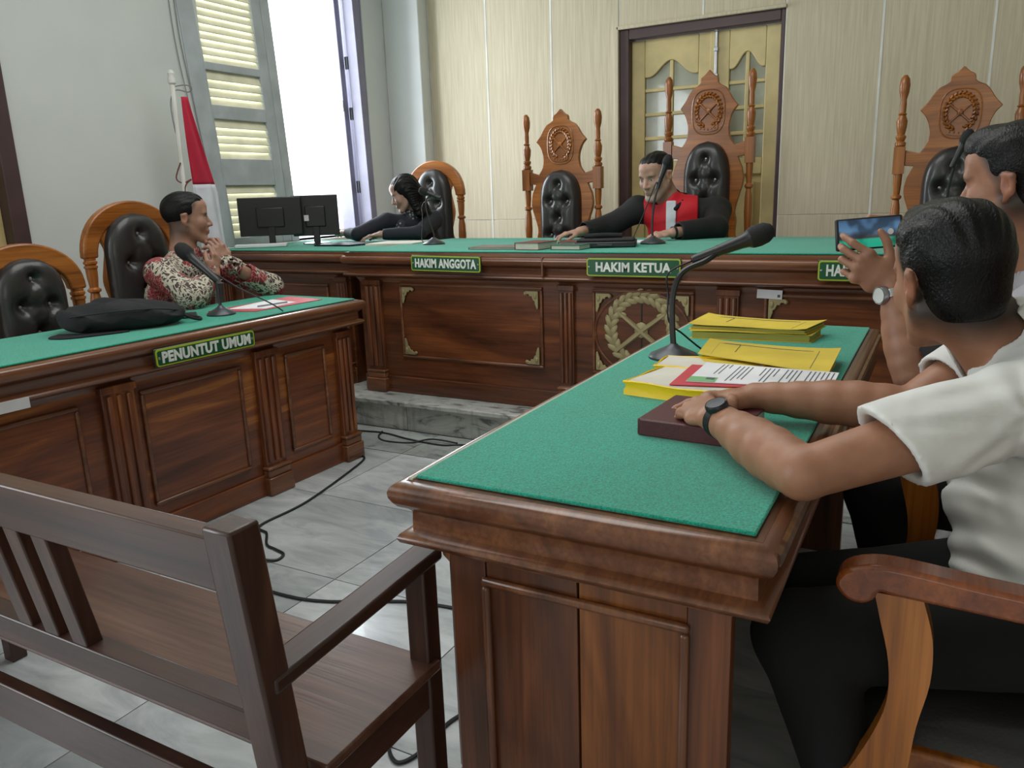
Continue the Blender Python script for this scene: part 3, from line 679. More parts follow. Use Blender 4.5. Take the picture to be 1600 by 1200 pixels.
tall_chair('high-backed chair at the right, its lower half hidden behind the men', (.01, 5.25, DZ), 1.73, W=.62)
arch_chair('round-backed chair with black buttoned leather behind the woman at the clerk desk', (-3.56, 5.28, DZ), 1.40, W=.54)
arch_chair('round-backed chair behind the man in the batik shirt', (-3.66, 2.64, 0), 1.33, PI/2, W=.57)
arch_chair('round-backed chair at the left edge of the picture, behind the black bag', (-3.42, 1.93, 0), 1.165, PI/2, W=.52, kk=.8)
arch_chair('foreground armchair with scrolled orange-brown armrest, under the man in the white shirt', (.43, 1.52, 0), 1.12, -PI/2, W=.62, armmats=(M['armwood'], M['armpost']), armz=.705, depth=.54)
arch_chair('armchair under the man holding up the phone', (.52, 2.36, 0), 1.12, -PI/2, W=.60)

# ------------------------------------------------------------ public bench, lower left
bn = thing('wooden_bench', 'dark slatted wooden bench seen from behind in the lower left foreground', 'bench', (0, 0, 0))
BX0, BX1 = -2.36, -.80
def slantbox(x0, x1, yb, yt, z0, z1, d): # box leaning backwards: y at z0 and at z1
    v = [(x0,yb,z0),(x1,yb,z0),(x1,yb+d,z0),(x0,yb+d,z0),(x0,yt,z1),(x1,yt,z1),(x1,yt+d,z1),(x0,yt+d,z1)]
    return MB().add(v, [(0,3,2,1),(4,5,6,7),(0,1,5,4),(1,2,6,5),(2,3,7,6),(3,0,4,7)])
def yb(z): return .735-(z-.43)*.17
for x in (BX1-.055, BX0): slantbox(x, x+.055, yb(0)-.12 if False else .74, yb(.875)-.005, 0, .875, .055).build('rear_post', M['darkZ'], bn, bevel=.005)
slantbox(BX0+.055, BX1-.055, yb(.755)+.008, yb(.85)+.008, .755, .85, .04).build('top_rail', M['darkX'], bn, bevel=.004)
slantbox(BX0+.055, BX1-.055, yb(.46)+.008, yb(.525)+.008, .46, .525, .045).build('lower_rail', M['darkX'], bn, bevel=.004)
sx = [-1.52, -1.435, -1.35, -2.02, -1.935, -1.85]
for x in sx: slantbox(x, x+.045, yb(.50)+.012, yb(.76)+.012, .50, .76, .032).build('slat', M['darkZ'], bn, bevel=.003)
slantbox(BX0+.03, BX1-.03, .745, .745, .24, .33, .03).build('rear_stretcher', M['darkX'], bn, bevel=.004)
for (a, b) in ((.775, 1.10),): B(BX0+.0, BX1+.012, a, b, .41, .43).build('seat_plank', M['seatwood'], bn, bevel=.004)
for x in (BX0, BX1-.045): B(x, x+.045, 1.075, 1.12, 0, .625).build('front_leg', M['darkZ'], bn, bevel=.004)
B(BX0+.045, BX1-.045, 1.08, 1.105, .33, .41).build('front_apron', M['darkX'], bn, bevel=.003)
for x in (BX0+.005, BX1-.035): B(x, x+.03, .79, 1.08, .33, .41).build('side_apron', M['darkY'], bn, bevel=.003)
for x in (BX0-.005, BX1-.055): MB().prism([(.70,.600),(1.14,.622),(1.14,.648),(.70,.627)], x, x+.058, plane='YZ').build('armrest', M['darkY'], bn, bevel=.006)

# ------------------------------------------------------------ small things
def pipe(name, pts, r, mat, parent=None, n=8): return MB().tube(spline(pts), r, n).build(name, mat, parent)
def microphone(label, base, neck, head_dir, scale=1., base_r=.055, cord=None, group='gooseneck microphones', r_neck=.0065, head_len=.17, fat=1.):
    t = thing('desk_microphone', label, 'microphone', base, 0, group)
    MB().lathe([(base_r, 0), (base_r*1.0, .006), (base_r*.92, .012), (base_r*.45, .028), (base_r*.22, .036), (.010, .042)], n=24).build('base', M['greymetal'], t)
    N_ = [tuple(Vector(p)-Vector(base)) for p in neck]; nk = pipe('gooseneck', [(0,0,.03)]+N_, r_neck, M['black'], t)
    e = Vector(N_[-1]); d = Vector(head_dir).normalized(); q = Vector((0,0,1)).rotation_difference(d).to_matrix().to_4x4()
    h = head_len; a = e-d*h*.35
    m = [(.010, 0), (.012, .01), (.0125, .05*h/.17), (.016, .10*h/.17), (.018, .112*h/.17), (.022, .118*h/.17)]; m = [(r*fat, z) for r, z in m]; m = MB().lathe(m, mat=Matrix.Translation(a) @ q, n=16)
    bd = m.build('mic_body', M['black'], t)
    MB().lathe([(r*fat, z*fat) for r, z in [(.022, 0), (.0245, .006), (.026, .022), (.024, .040), (.016, .054), (.006, .059)]], mat=Matrix.Translation(a+d*.118*h/.17) @ q, n=16).build('mic_grille', M['foam'], bd)
    MB().ball(tuple(e-d*.01), (.013, .013, .018), 8, 6).build('clip', M['black'], t)
    if cord: pipe('cord', [tuple(a-d*.0)]+[tuple(Vector(p)-Vector(base)) for p in cord], .003, M['cable'], t, 6)
    return t
microphone('black microphone with a grey round base on the foreground desk, beside the yellow folders', (-.672, 2.19, .818), [(-.68, 2.20, .92), (-.683, 2.215, 1.00), (-.665, 2.24, 1.06), (-.61, 2.285, 1.09), (-.575, 2.32, 1.12)], (.75, .35, .30), base_r=.072, r_neck=.009, head_len=.25, fat=1.25,
    cord=[(-.70, 2.22, 1.06), (-.70, 2.22, 1.0), (-.695, 2.215, .92), (-.66, 2.24, .88), (-.62, 2.29, .83), (-.60, 2.30, .823)])
microphone('microphone bent left on the prosecutor desk in front of the batik shirt', (-2.811, 2.415, .818), [(-2.823, 2.424, .88), (-2.843, 2.437, .95), (-2.90, 2.425, 1.02)], (-.62, -.10, .50), base_r=.062, head_len=.26, fat=1.35,
    cord=[(-2.86, 2.44, 1.0), (-2.75, 2.48, .93), (-2.62, 2.53, .86), (-2.58, 2.56, .822)])
microphone('upright microphone before the judge in red', (-1.408, 4.18, DZ+.838), [(-1.42, 4.20, 1.11), (-1.42, 4.24, 1.24), (-1.40, 4.29, 1.36)], (.25, .25, .85), base_r=.07, head_len=.20,
    cord=[(-1.42, 4.26, 1.33), (-1.47, 4.22, 1.18), (-1.52, 4.16, 1.03), (-1.53, 4.14, 1.012)])
microphone('thin curved microphone on the bench above the left sign', (-2.816, 4.128, DZ+.838), [(-2.82, 4.137, 1.07), (-2.87, 4.15, 1.20), (-2.885, 4.17, 1.28), (-2.84, 4.19, 1.305)], (-.7, -.1, .28), base_r=.07, head_len=.14, r_neck=.005,
    cord=[(-2.90, 4.16, 1.26), (-2.90, 4.14, 1.15), (-2.90, 4.12, 1.04), (-2.86, 4.10, 1.012)])
microphone('microphone standing behind the head of the man with the phone', (.0, 4.15, DZ+.838), [(.0, 4.15, 1.1), (-.01, 4.13, 1.25), (.015, 4.10, 1.40)], (.35, .05, .9), base_r=.07, head_len=.16)

def slab(name, label, cat, pts, z0, z1, mat, group=None, bevel=.002, build=True):
    o = MB().prism([(a, b) for a, b in pts], z0, z1, plane='XY').build(name, mat, None, bevel=bevel); return tag(o, label, cat, group)
# maroon book under the hands
def quad_thing(name, label, cat, loc, rotz, group=None): return thing(name, label, cat, loc, rotz, group)
bk = thing('book', 'thick maroon book under the crossed hands, gold stamp on its cover', 'book', (-.404, 1.537, .818), math.radians(-4))
bk.scale = (.88, .98, .95)
MB().box(-.115, .115, -.105, .105, 0, .004).build('back_cover', M['maroon'], bk, bevel=.001)
MB().box(-.115, .115, -.105, .105, .033, .037).build('front_cover', M['maroon'], bk, bevel=.001)
MB().box(-.118, -.112, -.105, .105, .001, .036).box(-.112, .112, -.108, -.102, .001, .036).build('spine', M['maroon'], bk, bevel=.002)
MB().box(-.111, .108, -.101, .100, .004, .033).build('page_block', M['pages'], bk)
es = emblem(bk, (-.06, .0, 0), .04, .04, M['gold'], name='gold_stamp', bar=False, depth=.002); es.rotation_euler = (-PI/2, 0, 0); es.location = (0, .01, .0375)
for k in range(3): MB().prism([(.108, -.09+k*.012), (.145, -.085+k*.010), (.150, -.055+k*.012), (.108, -.045+k*.012)], .006+k*.009, .012+k*.009, plane='XY').build('loose_page', M['paper'], bk, bevel=.002)
# yellow case folders at the far end
def folder(label, pts, z, h, top='manila', lines=True, droop=0, group='yellow case folders on the foreground desk'):
    f = thing('case_folder', label, 'folder', (0, 0, 0), 0, group); P = np.array(pts, float); c = P.mean(0); f.location = (c[0], c[1], z); Q = P-c
    Qs = Q*.965
    if h > .012:
        MB().prism([tuple(q) for q in Qs], .002, h-.002, plane='XY').build('paper_stack', M['manilaedge'], f, bevel=.001)
        MB().prism([tuple(q) for q in Q], 0, .002, plane='XY').build('back_cover', M[top], f)
    # top cover as a gently wavy sheet
    n = 14; v = []; fc = []
    for s in (0, 1):
        for j in range(n+1):
            for i in range(n+1):
                u, w = i/n, j/n; p = (Q[0]*(1-u)+Q[1]*u)*(1-w)+(Q[3]*(1-u)+Q[2]*u)*w
                zz = h+.002*math.sin(u*5+w*2)+.004*(abs(2*u-1)**6)*droop+s*.0018
                v.append((p[0], p[1], zz))
    m_ = (n+1)**2
    for j in range(n):
        for i in range(n): a = j*(n+1)+i; fc.append((a+m_, a+1+m_, a+n+2+m_, a+n+1+m_)); fc.append((a, a+n+1, a+n+2, a+1))
    for i in range(n):
        for a, b in ((i, i+1), (n*(n+1)+i+1, n*(n+1)+i), ((i+1)*(n+1), i*(n+1)), (i*(n+1)+n, (i+1)*(n+1)+n)): fc.append((a, b, b+m_, a+m_))
    MB().add(v, fc).build('cover', M[top], f, smooth=60)
    if lines:
        ln = MB()
        def at(u, w): p = (Q[0]*(1-u)+Q[1]*u)*(1-w)+(Q[3]*(1-u)+Q[2]*u)*w; return np.array([p[0], p[1], h+.0018+.002*math.sin(u*5+w*2)+.0006])
        for (u0, w0, u1, w1) in ((.10,.1,.10,.8), (.10,.8,.27,.8), (.27,.35,.27,.8), (.86,.1,.86,.85), (.14,.82,.82,.82)):
            pts_ = [at(u0+(u1-u0)*k/6, w0+(w1-w0)*k/6) for k in range(7)]; ln.tube(pts_, .0009, 4)
        ln.build('printed_line', M['ink'], f)
    return f
folder('lower of the two thick yellow folders at the far end of the foreground desk', [(-.714, 2.50), (-.34, 2.535), (-.325, 2.68), (-.71, 2.71)], .818, .024, lines=False)
folder('upper yellow folder lying on the thick one at the far end of the foreground desk', [(-.722, 2.515), (-.355, 2.53), (-.318, 2.70), (-.715, 2.74)], .845, .013, droop=1.5)
folder('yellow folder with printed lines between the microphone base and the red folder', [(-.575, 2.10), (-.222, 1.985), (-.228, 2.29), (-.60, 2.32)], .843, .006, droop=1)
folder('folder stack lying under the printed yellow folder on the foreground desk', [(-.57, 2.06), (-.235, 1.99), (-.235, 2.25), (-.58, 2.29)], .818, .022, lines=False)
# bright yellow plastic wallets
def wallet(label, pts, z, h, bulge=.006):
    f = thing('document_wallet', label, 'folder', (0, 0, 0), 0, 'bright yellow document wallets'); P = np.array(pts, float); c = P.mean(0); f.location = (c[0], c[1], z); Q = P-c
    n = 20; lv = 5; v = []; fc = []
    ring_ = []
    for k in range(4):
        for i in range(n//4*2): t = i/(n//4*2); ring_.append(Q[k]*(1-t)+Q[(k+1) % 4]*t)
    m_ = len(ring_)
    for l in range(lv+1):
        q = l/lv
        for i, p in enumerate(ring_): s = 1+.03*math.sin(i*1.7+l)*q*(1-q)*4-.10*q*(1-q)*4*.3; v.append((p[0]*s, p[1]*s, h*q+.002*math.sin(i*.8)*(q > 0)))
    for l in range(lv):
        for i in range(m_): j = (i+1) % m_; fc.append((l*m_+i, l*m_+j, (l+1)*m_+j, (l+1)*m_+i))
    fc.append(tuple(range(m_))[::-1]); MB().add(v, fc).build('gusset', M['yellow'], f, smooth=50)
    MB().prism([tuple(x) for x in Q*.97], h-.004, h+.0025, plane='XY').build('document_stack', M['pages'], f, bevel=.001)
    rim = MB(); rr_ = [(*(p*1.0), h+.002+.002*math.sin(i*.8)) for i, p in enumerate(ring_)]; rim.tube(rr_+rr_[:1], .003, 5); rim.build('rim', M['yellow'], f)
    return f
wallet('bright yellow wallet full of documents in front of the red folder', [(-.655, 1.735), (-.42, 1.70), (-.35, 1.93), (-.615, 1.925)], .818, .030)
wallet('second bright yellow wallet, half under the printed yellow folder', [(-.655, 1.96), (-.40, 1.95), (-.38, 2.10), (-.66, 2.10)], .818, .022)
# red folder with a printed letter
rf = thing('red_folder', 'open red card folder under the white printed letter', 'folder', (-.375, 1.86, .858))
MB().prism([(-.165, -.13), (.168, -.06), (.165, .11), (-.175, .095)], -.006, -.003, plane='XY').build('card', M['redfold'], rf, bevel=.001)
rl = thing('printed_letter', 'white printed letter with a green corner lying on the red folder', 'paper', (-.36, 1.868, .857))
MB().prism([(-.15, -.105), (.165, -.065), (.163, .10), (-.158, .11)], -.001, .001, plane='XY').build('sheet', M['paper'], rl)
MB().prism([(-.15, -.104), (-.085, -.096), (-.088, -.05), (-.151, -.055)], .0011, .0016, plane='XY').build('green_corner', M['greenpatch'], rl)
MB().box(-.112, -.092, -.076, -.058, .0016, .0020).build('stamp', M['ink'], rl)
pl_ = MB(); rnd = random.Random(3)
for k in range(26):
    x = -.11+.0105*k
    if k in (3, 8, 9, 14, 19): continue
    y1_ = .09 if k > 3 else .10; y0_ = (-.075 if k > 2 else -.02)+rnd.random()*.03
    if rnd.random() < .2: y0_ += .06
    pl_.add([(x, y0_, .0012), (x+.003, y0_, .0012), (x+.003, y1_, .0012), (x, y1_, .0012)], [(0,1,2,3)])
pl_.build('text_lines', M['ink'], rl, smooth=0)

# things on the prosecutor's desk
def blob_bag():
    t = thing('black_bag', 'crumpled black fabric bag lying on the prosecutor desk', 'bag', (-2.93, 2.02, .818), math.radians(62))
    n, m = 44, 22; v = []; f = []; rg = random.Random(5)
    for j in range(m+1):
        b = -PI/2+PI*j/m
        for i in range(n):
            a = 2*PI*i/n; cx, cy = math.cos(a), math.sin(a); e = math.cos(b)
            x = .235*math.copysign(abs(cx)**.7, cx)*abs(e)**.5; y = .135*math.copysign(abs(cy)**.7, cy)*abs(e)**.5; z = .052+.058*math.sin(b)
            w = .010*math.sin(9*x/.2+4*z/.05+3*math.sin(14*y))+.006*math.sin(40*y+20*x)+.004*math.sin(75*z+20*x)
            z2 = z*(1-.25*max(0, x/.235))+w*(z > .03)
            v.append((x*(1+w*1.2), y*(1+w*2), max(.0, z2)))
    for j in range(m):
        for i in range(n): k = (i+1) % n; f.append((j*n+i, j*n+k, (j+1)*n+k, (j+1)*n+i))
    MB().add(v, f).build('bag_body', M['bag'], t, smooth=80)
    MB().prism(spline([(-.24, -.03), (-.28, -.10), (-.22, -.16), (-.1, -.16), (.0, -.14), (-.05, -.10), (-.15, -.10)], 3), .001, .007, plane='XY').build('flap', M['bag'], t, bevel=.002)
    pipe('strap', [(.20, -.05, .05), (.25, -.06, .02), (.29, -.03, .006), (.30, .03, .006), (.25, .05, .02)], .006, M['bag'], t)
    z_ = pipe('zip', [(-.2, -.11, .075), (-.05, -.135, .085), (.1, -.125, .08), (.2, -.08, .06)], .0028, M['black'], t)
blob_bag()
ph = MB().box(-.04, .04, -.075, .075, 0, .009).build('mobile_phone', M['black'], None, bevel=.004, loc=(-2.93, 2.33, .818), rotz=.9); tag(ph, 'black phone lying flat between the bag and the microphone on the prosecutor desk', 'phone')
slab('red_folder', 'red folder lying open on the prosecutor desk', 'folder', [(-2.95, 2.46), (-2.72, 2.53), (-2.70, 2.95), (-2.96, 2.99)], .8185, .8215, M['redfold'])
slab('white_paper', 'white sheet on the red folder of the prosecutor desk', 'paper', [(-2.90, 2.53), (-2.73, 2.60), (-2.75, 2.82), (-2.95, 2.86)], .8217, .8232, M['paper'], bevel=0)
tag(pipe('pen', [(-2.80, 2.62, .827), (-2.77, 2.78, .827)], .004, M['steel']), 'silver pen lying on the white sheet of the prosecutor desk', 'pen')
# on the judges' bench
JZ = DZ+.838
def book(label, x, y, w, d, h, rz, mat, z=JZ, group='closed books on the judges bench'):
    t = thing('book', label, 'book', (x, y, z), rz, group)
    MB().box(-w/2, w/2, -d/2, d/2, 0, .003).box(-w/2, w/2, -d/2, d/2, h-.003, h).box(-w/2, -w/2+.003, -d/2, d/2, .003, h-.003).build('cover', mat, t, bevel=.001)
    MB().box(-w/2+.004, w/2-.004, -d/2+.004, d/2-.004, .003, h-.003).build('page_block', M['pages'], t); return t
M['greybrown'] = plain('grey_brown_card', (120,108,102), .6); M['redbrown'] = plain('red_brown_cover', (110,52,50), .5); M['greencover'] = plain('dark_green_cover', (58,92,74), .5)
book('flat grey-brown document cover beside the small books on the judges bench', -2.17, 3.83, .30, .20, .012, .1, M['greybrown'])
book('small thick book with a reddish cover on the judges bench', -1.93, 3.80, .15, .20, .038, -.1, M['redbrown'])
book('small book with a green cover beside the black case on the judges bench', -1.72, 3.82, .17, .20, .024, -.05, M['greencover'])
book('brown book lying behind the small thick books on the judges bench', -1.80, 4.10, .24, .17, .022, .3, M['redbrown'])
cs = thing('black_case', 'flat black case lying before the judge on the bench', 'case', (-1.60, 3.98, JZ), math.radians(18))
MB().prism([(-.16, -.12), (.16, -.12), (.16, .12), (-.16, .12)], 0, .03, plane='XY').build('case_body', M['black'], cs, bevel=.006)
MB().box(-.15, .15, -.11, .11, .03, .042).build('lid', M['robe'], cs, bevel=.008); MB().box(-.04, .04, -.128, -.12, .008, .02).build('latch', M['greymetal'], cs, bevel=.002)
pipe('cloth_roll', [(-.12, .02, .052), (-.02, .03, .056), (.08, .05, .052)], .014, M['bag'], cs)
slab('white_paper', 'white sheet under the judge\'s hand', 'paper', [(-1.60, 4.24), (-1.42, 4.24), (-1.40, 4.46), (-1.60, 4.46)], JZ, JZ+.002, M['paper'], bevel=0)
slab('loose_papers', 'cream papers in front of the woman at the clerk desk', 'paper', [(-3.30, 4.05), (-2.98, 4.12), (-3.02, 4.42), (-3.36, 4.36)], JZ-.012, JZ+.006, M['pages'], bevel=.001)
slab('dark_folder', 'dark folder under the forearm of the woman at the clerk desk', 'folder', [(-3.72, 4.03), (-3.40, 4.02), (-3.36, 4.24), (-3.70, 4.28)], JZ-.012, JZ+.004, M['black'], bevel=.001)
tag(pipe('pen', [(-3.99, 4.22, JZ-.004), (-3.86, 4.30, JZ-.004)], .006, M['black']), 'black marker lying on the clerk desk near the monitor', 'pen')
# monitors on the clerk's desk
def monitor(label, loc, rz, w, h, z0, stand=True, mark=(0, 0)):
    t = thing('monitor', label, 'monitor', loc, rz, 'monitors on the clerk desk')
    b = MB().box(-w/2, w/2, -.018, .018, z0, z0+h).build('housing', M['black'], t, bevel=.006)
    MB().box(-w/2+.01, w/2-.01, .0181, .0195, z0+.012, z0+h-.01).build('display', M['black'], b)
    MB().box(-w*.22, w*.22, -.034, -.017, z0+h*.22, z0+h*.74).build('rear_bulge', M['black'], b, bevel=.008)
    if stand:
        MB().box(-.022, .022, -.03, .0, 0.005, z0+h*.3).build('stand', M['black'], t, bevel=.003); MB().lathe([(.10, 0), (.10, .006), (.03, .014)], n=20).build('foot', M['black'], t)
    if mark: MB().box(-.016, .016, -.0365, -.034, -.020, .020).build('white_mark', M['steel'], b).location = (mark[0], 0, mark[1])
    return t
monitor('black monitor seen from behind on the clerk desk, lower and left of the other', (-4.12, 4.06, JZ-.007), math.radians(42), .42, .26, .07, mark=None)
monitor('black monitor seen from behind with a small white mark on the clerk desk', (-3.93, 4.30, JZ-.007), math.radians(38), .32, .28, .055, mark=(-.06, .18))
kb = MB().box(-.17, .17, -.05, .05, 0, .022).build('keyboard', M['paper'], None, bevel=.005, loc=(-4.10, 3.93, JZ-.007), rotz=math.radians(40)); tag(kb, 'white keyboard box lying in front of the monitors on the clerk desk', 'keyboard')
# flag
fg = thing('flag', 'red and white flag drooping from a white pole against the left wall', 'flag', (-4.13, 3.36, 0))
MB().lathe([(.15, 0), (.15, .02), (.05, .05), (.025, .09)], n=24).build('foot', M['greymetal'], fg)
pipe('pole', [(0, 0, .05), (-.01, .03, 1.2), (-.02, .05, 2.0)], .015, M['white'], fg)
MB().lathe([(.012, 2.0), (.022, 2.01), (.025, 2.03), (.018, 2.05), (.022, 2.065), (.010, 2.085)], (-.02, .05, 0), 12).build('finial', M['white'], fg)
def flagcloth(name, z0, z1, mat):
    n, m = 26, 24; v = []; f = []
    for j in range(m+1):
        z = z1+(z0-z1)*j/m; u0 = (1.93-z)/.56; wd = .03+.155*max(0, min(1, u0))**1.1+.03*max(0, min(1, (1.37-z)/.6))
        for i in range(n+1):
            t = i/n; y = .06+wd*t; x = .03+.020*math.sin(t*9+z*2)*min(1, u0*1.5+.1)+.02*t
            v.append((x, y, z))
    for j in range(m):
        for i in range(n): a = j*(n+1)+i; f.append((a, a+1, a+n+2, a+n+1))
    o = MB().add(v, f).build(name, mat, fg, smooth=80); md = o.modifiers.new('thick', 'SOLIDIFY'); md.thickness = .003; return o
flagcloth('red_stripe', 1.42, 1.93, M['red']); flagcloth('white_stripe', .80, 1.42, M['whitecloth'])
pipe('cord', [(-.02, .05, 1.99), (.03, .10, 2.0), (.06, .12, 1.985), (.04, .11, 1.96), (-.01, .06, 1.97), (-.03, .03, 1.9), (-.025, .03, 1.75), (-.02, .045, 1.68)], .0035, M['greycable'], fg)
pipe('tie', [(0, .02, 1.55), (-.03, .0, 1.46), (-.01, .03, 1.43), (.03, .06, 1.45), (.0, .03, 1.40), (.01, .03, 1.25)], .004, M['redbrown'], fg)
# floor cables
def fcable(label, pts, r=.0055): return tag(MB().tube(spline([(x, y, z if z else r) for x, y, z in pts], 8), r, 6).build('floor_cable', M['cable']), label, 'cable', 'black cables on the floor')
fcable('black cable lying across the tiles from the prosecutor desk to the bench', [(-2.56,2.99,0),(-2.50,2.90,0),(-2.388,2.40,0),(-2.384,2.119,0),(-2.30,2.067,0),(-2.22,1.99,0),(-2.159,1.973,0),(-2.097,1.954,0),(-2.086,1.906,0),(-2.136,1.88,.012),(-2.21,1.90,.012),(-2.20,1.80,0),(-2.0,1.73,0),(-1.837,1.722,0),(-1.705,1.75,0),(-1.568,1.814,0),(-1.40,1.88,0),(-1.1,1.90,0),(-.85,1.80,0)])
fcable('pair of cables along the marble step behind the foreground desk', [(-3.0,3.34,0),(-2.893,3.335,0),(-2.713,3.362,0),(-2.497,3.317,0),(-2.276,3.301,0),(-2.132,3.355,0),(-1.7,3.36,0),(-1.2,3.38,0)])
fcable('short loop of cable hanging off the pair along the marble step', [(-2.72,3.362,.012),(-2.69,3.29,0),(-2.606,3.245,0),(-2.464,3.268,0),(-2.365,3.34,.016),(-2.2,3.34,.014)], .005)
fcable('curl of cable on the floor under the bench armrest', [(-.95,1.55,0),(-1.0,1.42,0),(-1.003,1.30,0),(-1.03,1.24,0),(-1.08,1.27,0),(-1.1,1.33,0)], .005)

# ------------------------------------------------------------ people: bodies grown as one smooth surface
class Field:
    def __init__(s, lo, hi, h):
        s.h = h; s.lo = np.array(lo, float); s.n = np.ceil((np.array(hi, float)-s.lo)/h).astype(int)+1; s.V = np.full(s.n, .08, np.float32)
    def region(s, lo, hi, pad):
        a = np.maximum(np.floor((lo-pad-s.lo)/s.h).astype(int), 0); b = np.minimum(np.ceil((hi+pad-s.lo)/s.h).astype(int)+1, s.n)
        if np.any(b <= a): return None, None
        ax = [s.lo[i]+s.h*np.arange(a[i], b[i]) for i in range(3)]
        P = np.stack(np.meshgrid(*ax, indexing='ij'), -1).astype(np.float32)
        return tuple(slice(a[i], b[i]) for i in range(3)), P
    def put(s, sl, d, k, op):
        A = s.V[sl]
        if op == 'u':
            h = np.maximum(k-np.abs(A-d), 0)/k; s.V[sl] = np.minimum(A, d)-h*h*k*.25
        else:
            d = -d; h = np.maximum(k-np.abs(A-d), 0)/k; s.V[sl] = np.maximum(A, d)+h*h*k*.25
    def cap(s, a, b, ra, rb, k=.01, op='u'):
        a = np.array(a, float); b = np.array(b, float); m = max(ra, rb)
        sl, P = s.region(np.minimum(a, b)-m, np.maximum(a, b)+m, k+3*s.h)
        if sl is None: return
        ba = b-a; t = np.clip(((P-a)@ba)/max(ba@ba, 1e-9), 0, 1); d = np.linalg.norm(P-a-t[..., None]*ba, axis=-1)-(ra+(rb-ra)*t); s.put(sl, d, k, op)
    def chain(s, pts, rs, k=.01, op='u'):
        for i in range(len(pts)-1): s.cap(pts[i], pts[i+1], rs[i], rs[i+1], k, op)
    def ell(s, c, r, R=None, k=.01, op='u'):
        c = np.array(c, float); r = np.array(r, float); m = r.max()
        sl, P = s.region(c-m, c+m, k+3*s.h)
        if sl is None: return
        Q = P-c
        if R is not None: Q = Q@np.array(R)
        k0 = np.linalg.norm(Q/r, axis=-1); k1 = np.linalg.norm(Q/(r*r), axis=-1); d = k0*(k0-1)/np.maximum(k1, 1e-6); s.put(sl, d, k, op)
    def ecap(s, a, b, ra, rb, side, k=.02, op='u'):      # tapered capsule of elliptical section
        a = np.array(a, float); b = np.array(b, float); m = max(max(ra), max(rb)); ax = b-a; L = np.linalg.norm(ax); ax /= L
        u = np.array(side, float); u = u-ax*(u@ax); u /= np.linalg.norm(u); w = np.cross(ax, u)
        sl, P = s.region(np.minimum(a, b)-m, np.maximum(a, b)+m, k+3*s.h)
        if sl is None: return
        Q = P-a; t = Q@ax; tc = np.clip(t/L, 0, 1); rw = ra[0]+(rb[0]-ra[0])*tc; rd = ra[1]+(rb[1]-ra[1])*tc; mn = np.minimum(rw, rd)
        e = t-tc*L; d = (np.sqrt(((Q@u)/rw)**2+((Q@w)/rd)**2+(e/mn)**2)-1)*mn; s.put(sl, d, k, op)
    def cut(s, p, nrm, rad, k=.004):                      # remove what lies beyond a plane, within a ball round p
        p = np.array(p, float); nrm = np.array(nrm, float); nrm /= np.linalg.norm(nrm)
        sl, P = s.region(p-rad, p+rad, 0)
        if sl is None: return
        Q = P-p; d = Q@nrm; inb = np.linalg.norm(Q, axis=-1) < rad; A = s.V[sl]; s.V[sl] = np.where(inb, np.maximum(A, d), A)
    def warp(s, fn, amp):
        ax = [s.lo[i]+s.h*np.arange(s.n[i]) for i in range(3)]; m = np.abs(s.V) < .03
        idx = np.argwhere(m); P = s.lo+idx*s.h; s.V[m] += (amp*fn(P)).astype(np.float32)
    def mesh(s, relax=2):
        V = s.V; I = V < 0; n = V.shape
        C = np.zeros(tuple(x-1 for x in n), np.uint8)
        for dx in (0, 1):
            for dy in (0, 1):
                for dz in (0, 1): C += I[dx:n[0]-1+dx, dy:n[1]-1+dy, dz:n[2]-1+dz]
        act = (C > 0) & (C < 8); cells = np.argwhere(act); idm = np.full(act.shape, -1, np.int64); idm[act] = np.arange(len(cells))
        acc = np.zeros((len(cells), 3)); cnt = np.zeros(len(cells))
        cr = [(0,0,0),(1,0,0),(0,1,0),(1,1,0),(0,0,1),(1,0,1),(0,1,1),(1,1,1)]
        ed = [(0,1),(2,3),(4,5),(6,7),(0,2),(1,3),(4,6),(5,7),(0,4),(1,5),(2,6),(3,7)]
        vals = [V[cells[:,0]+c[0], cells[:,1]+c[1], cells[:,2]+c[2]].astype(float) for c in cr]
        for a, b in ed:
            va, vb = vals[a], vals[b]; m = (va < 0) != (vb < 0); t = np.where(m, va/np.where(m, va-vb, 1), 0)
            ca, cb = np.array(cr[a], float), np.array(cr[b], float); acc += np.where(m[:, None], ca+(cb-ca)*t[:, None], 0); cnt += m
        verts = s.lo+(cells+acc/cnt[:, None])*s.h
        faces = []
        for axis in range(3):
            o = [0,0,0]; o[axis] = 1; sa = tuple(slice(0, n[i]-o[i]) for i in range(3)); sb = tuple(slice(o[i], n[i]) for i in range(3))
            ch = I[sa] != I[sb]; e = np.argwhere(ch); u, w = [(1,2),(2,0),(0,1)][axis]
            e = e[(e[:,u] > 0) & (e[:,w] > 0) & (e[:,u] < n[u]-1) & (e[:,w] < n[w]-1)]
            if not len(e): continue
            def cid(du, dw): q = e.copy(); q[:,u] -= du; q[:,w] -= dw; return idm[q[:,0], q[:,1], q[:,2]]
            q = np.stack([cid(1,1), cid(0,1), cid(0,0), cid(1,0)], 1); ins = I[e[:,0], e[:,1], e[:,2]]
            q[~ins] = q[~ins][:, ::-1]; faces.append(q)
        F = np.concatenate(faces); F = F[(F >= 0).all(1)]
        for _ in range(relax):
            a = F.ravel(); b = np.roll(F, -1, 1).ravel(); S_ = np.zeros_like(verts); c_ = np.zeros(len(verts))
            np.add.at(S_, a, verts[b]); np.add.at(S_, b, verts[a]); np.add.at(c_, a, 1); np.add.at(c_, b, 1)
            verts = verts*.5+.5*S_/np.maximum(c_, 1)[:, None]
        return verts, F
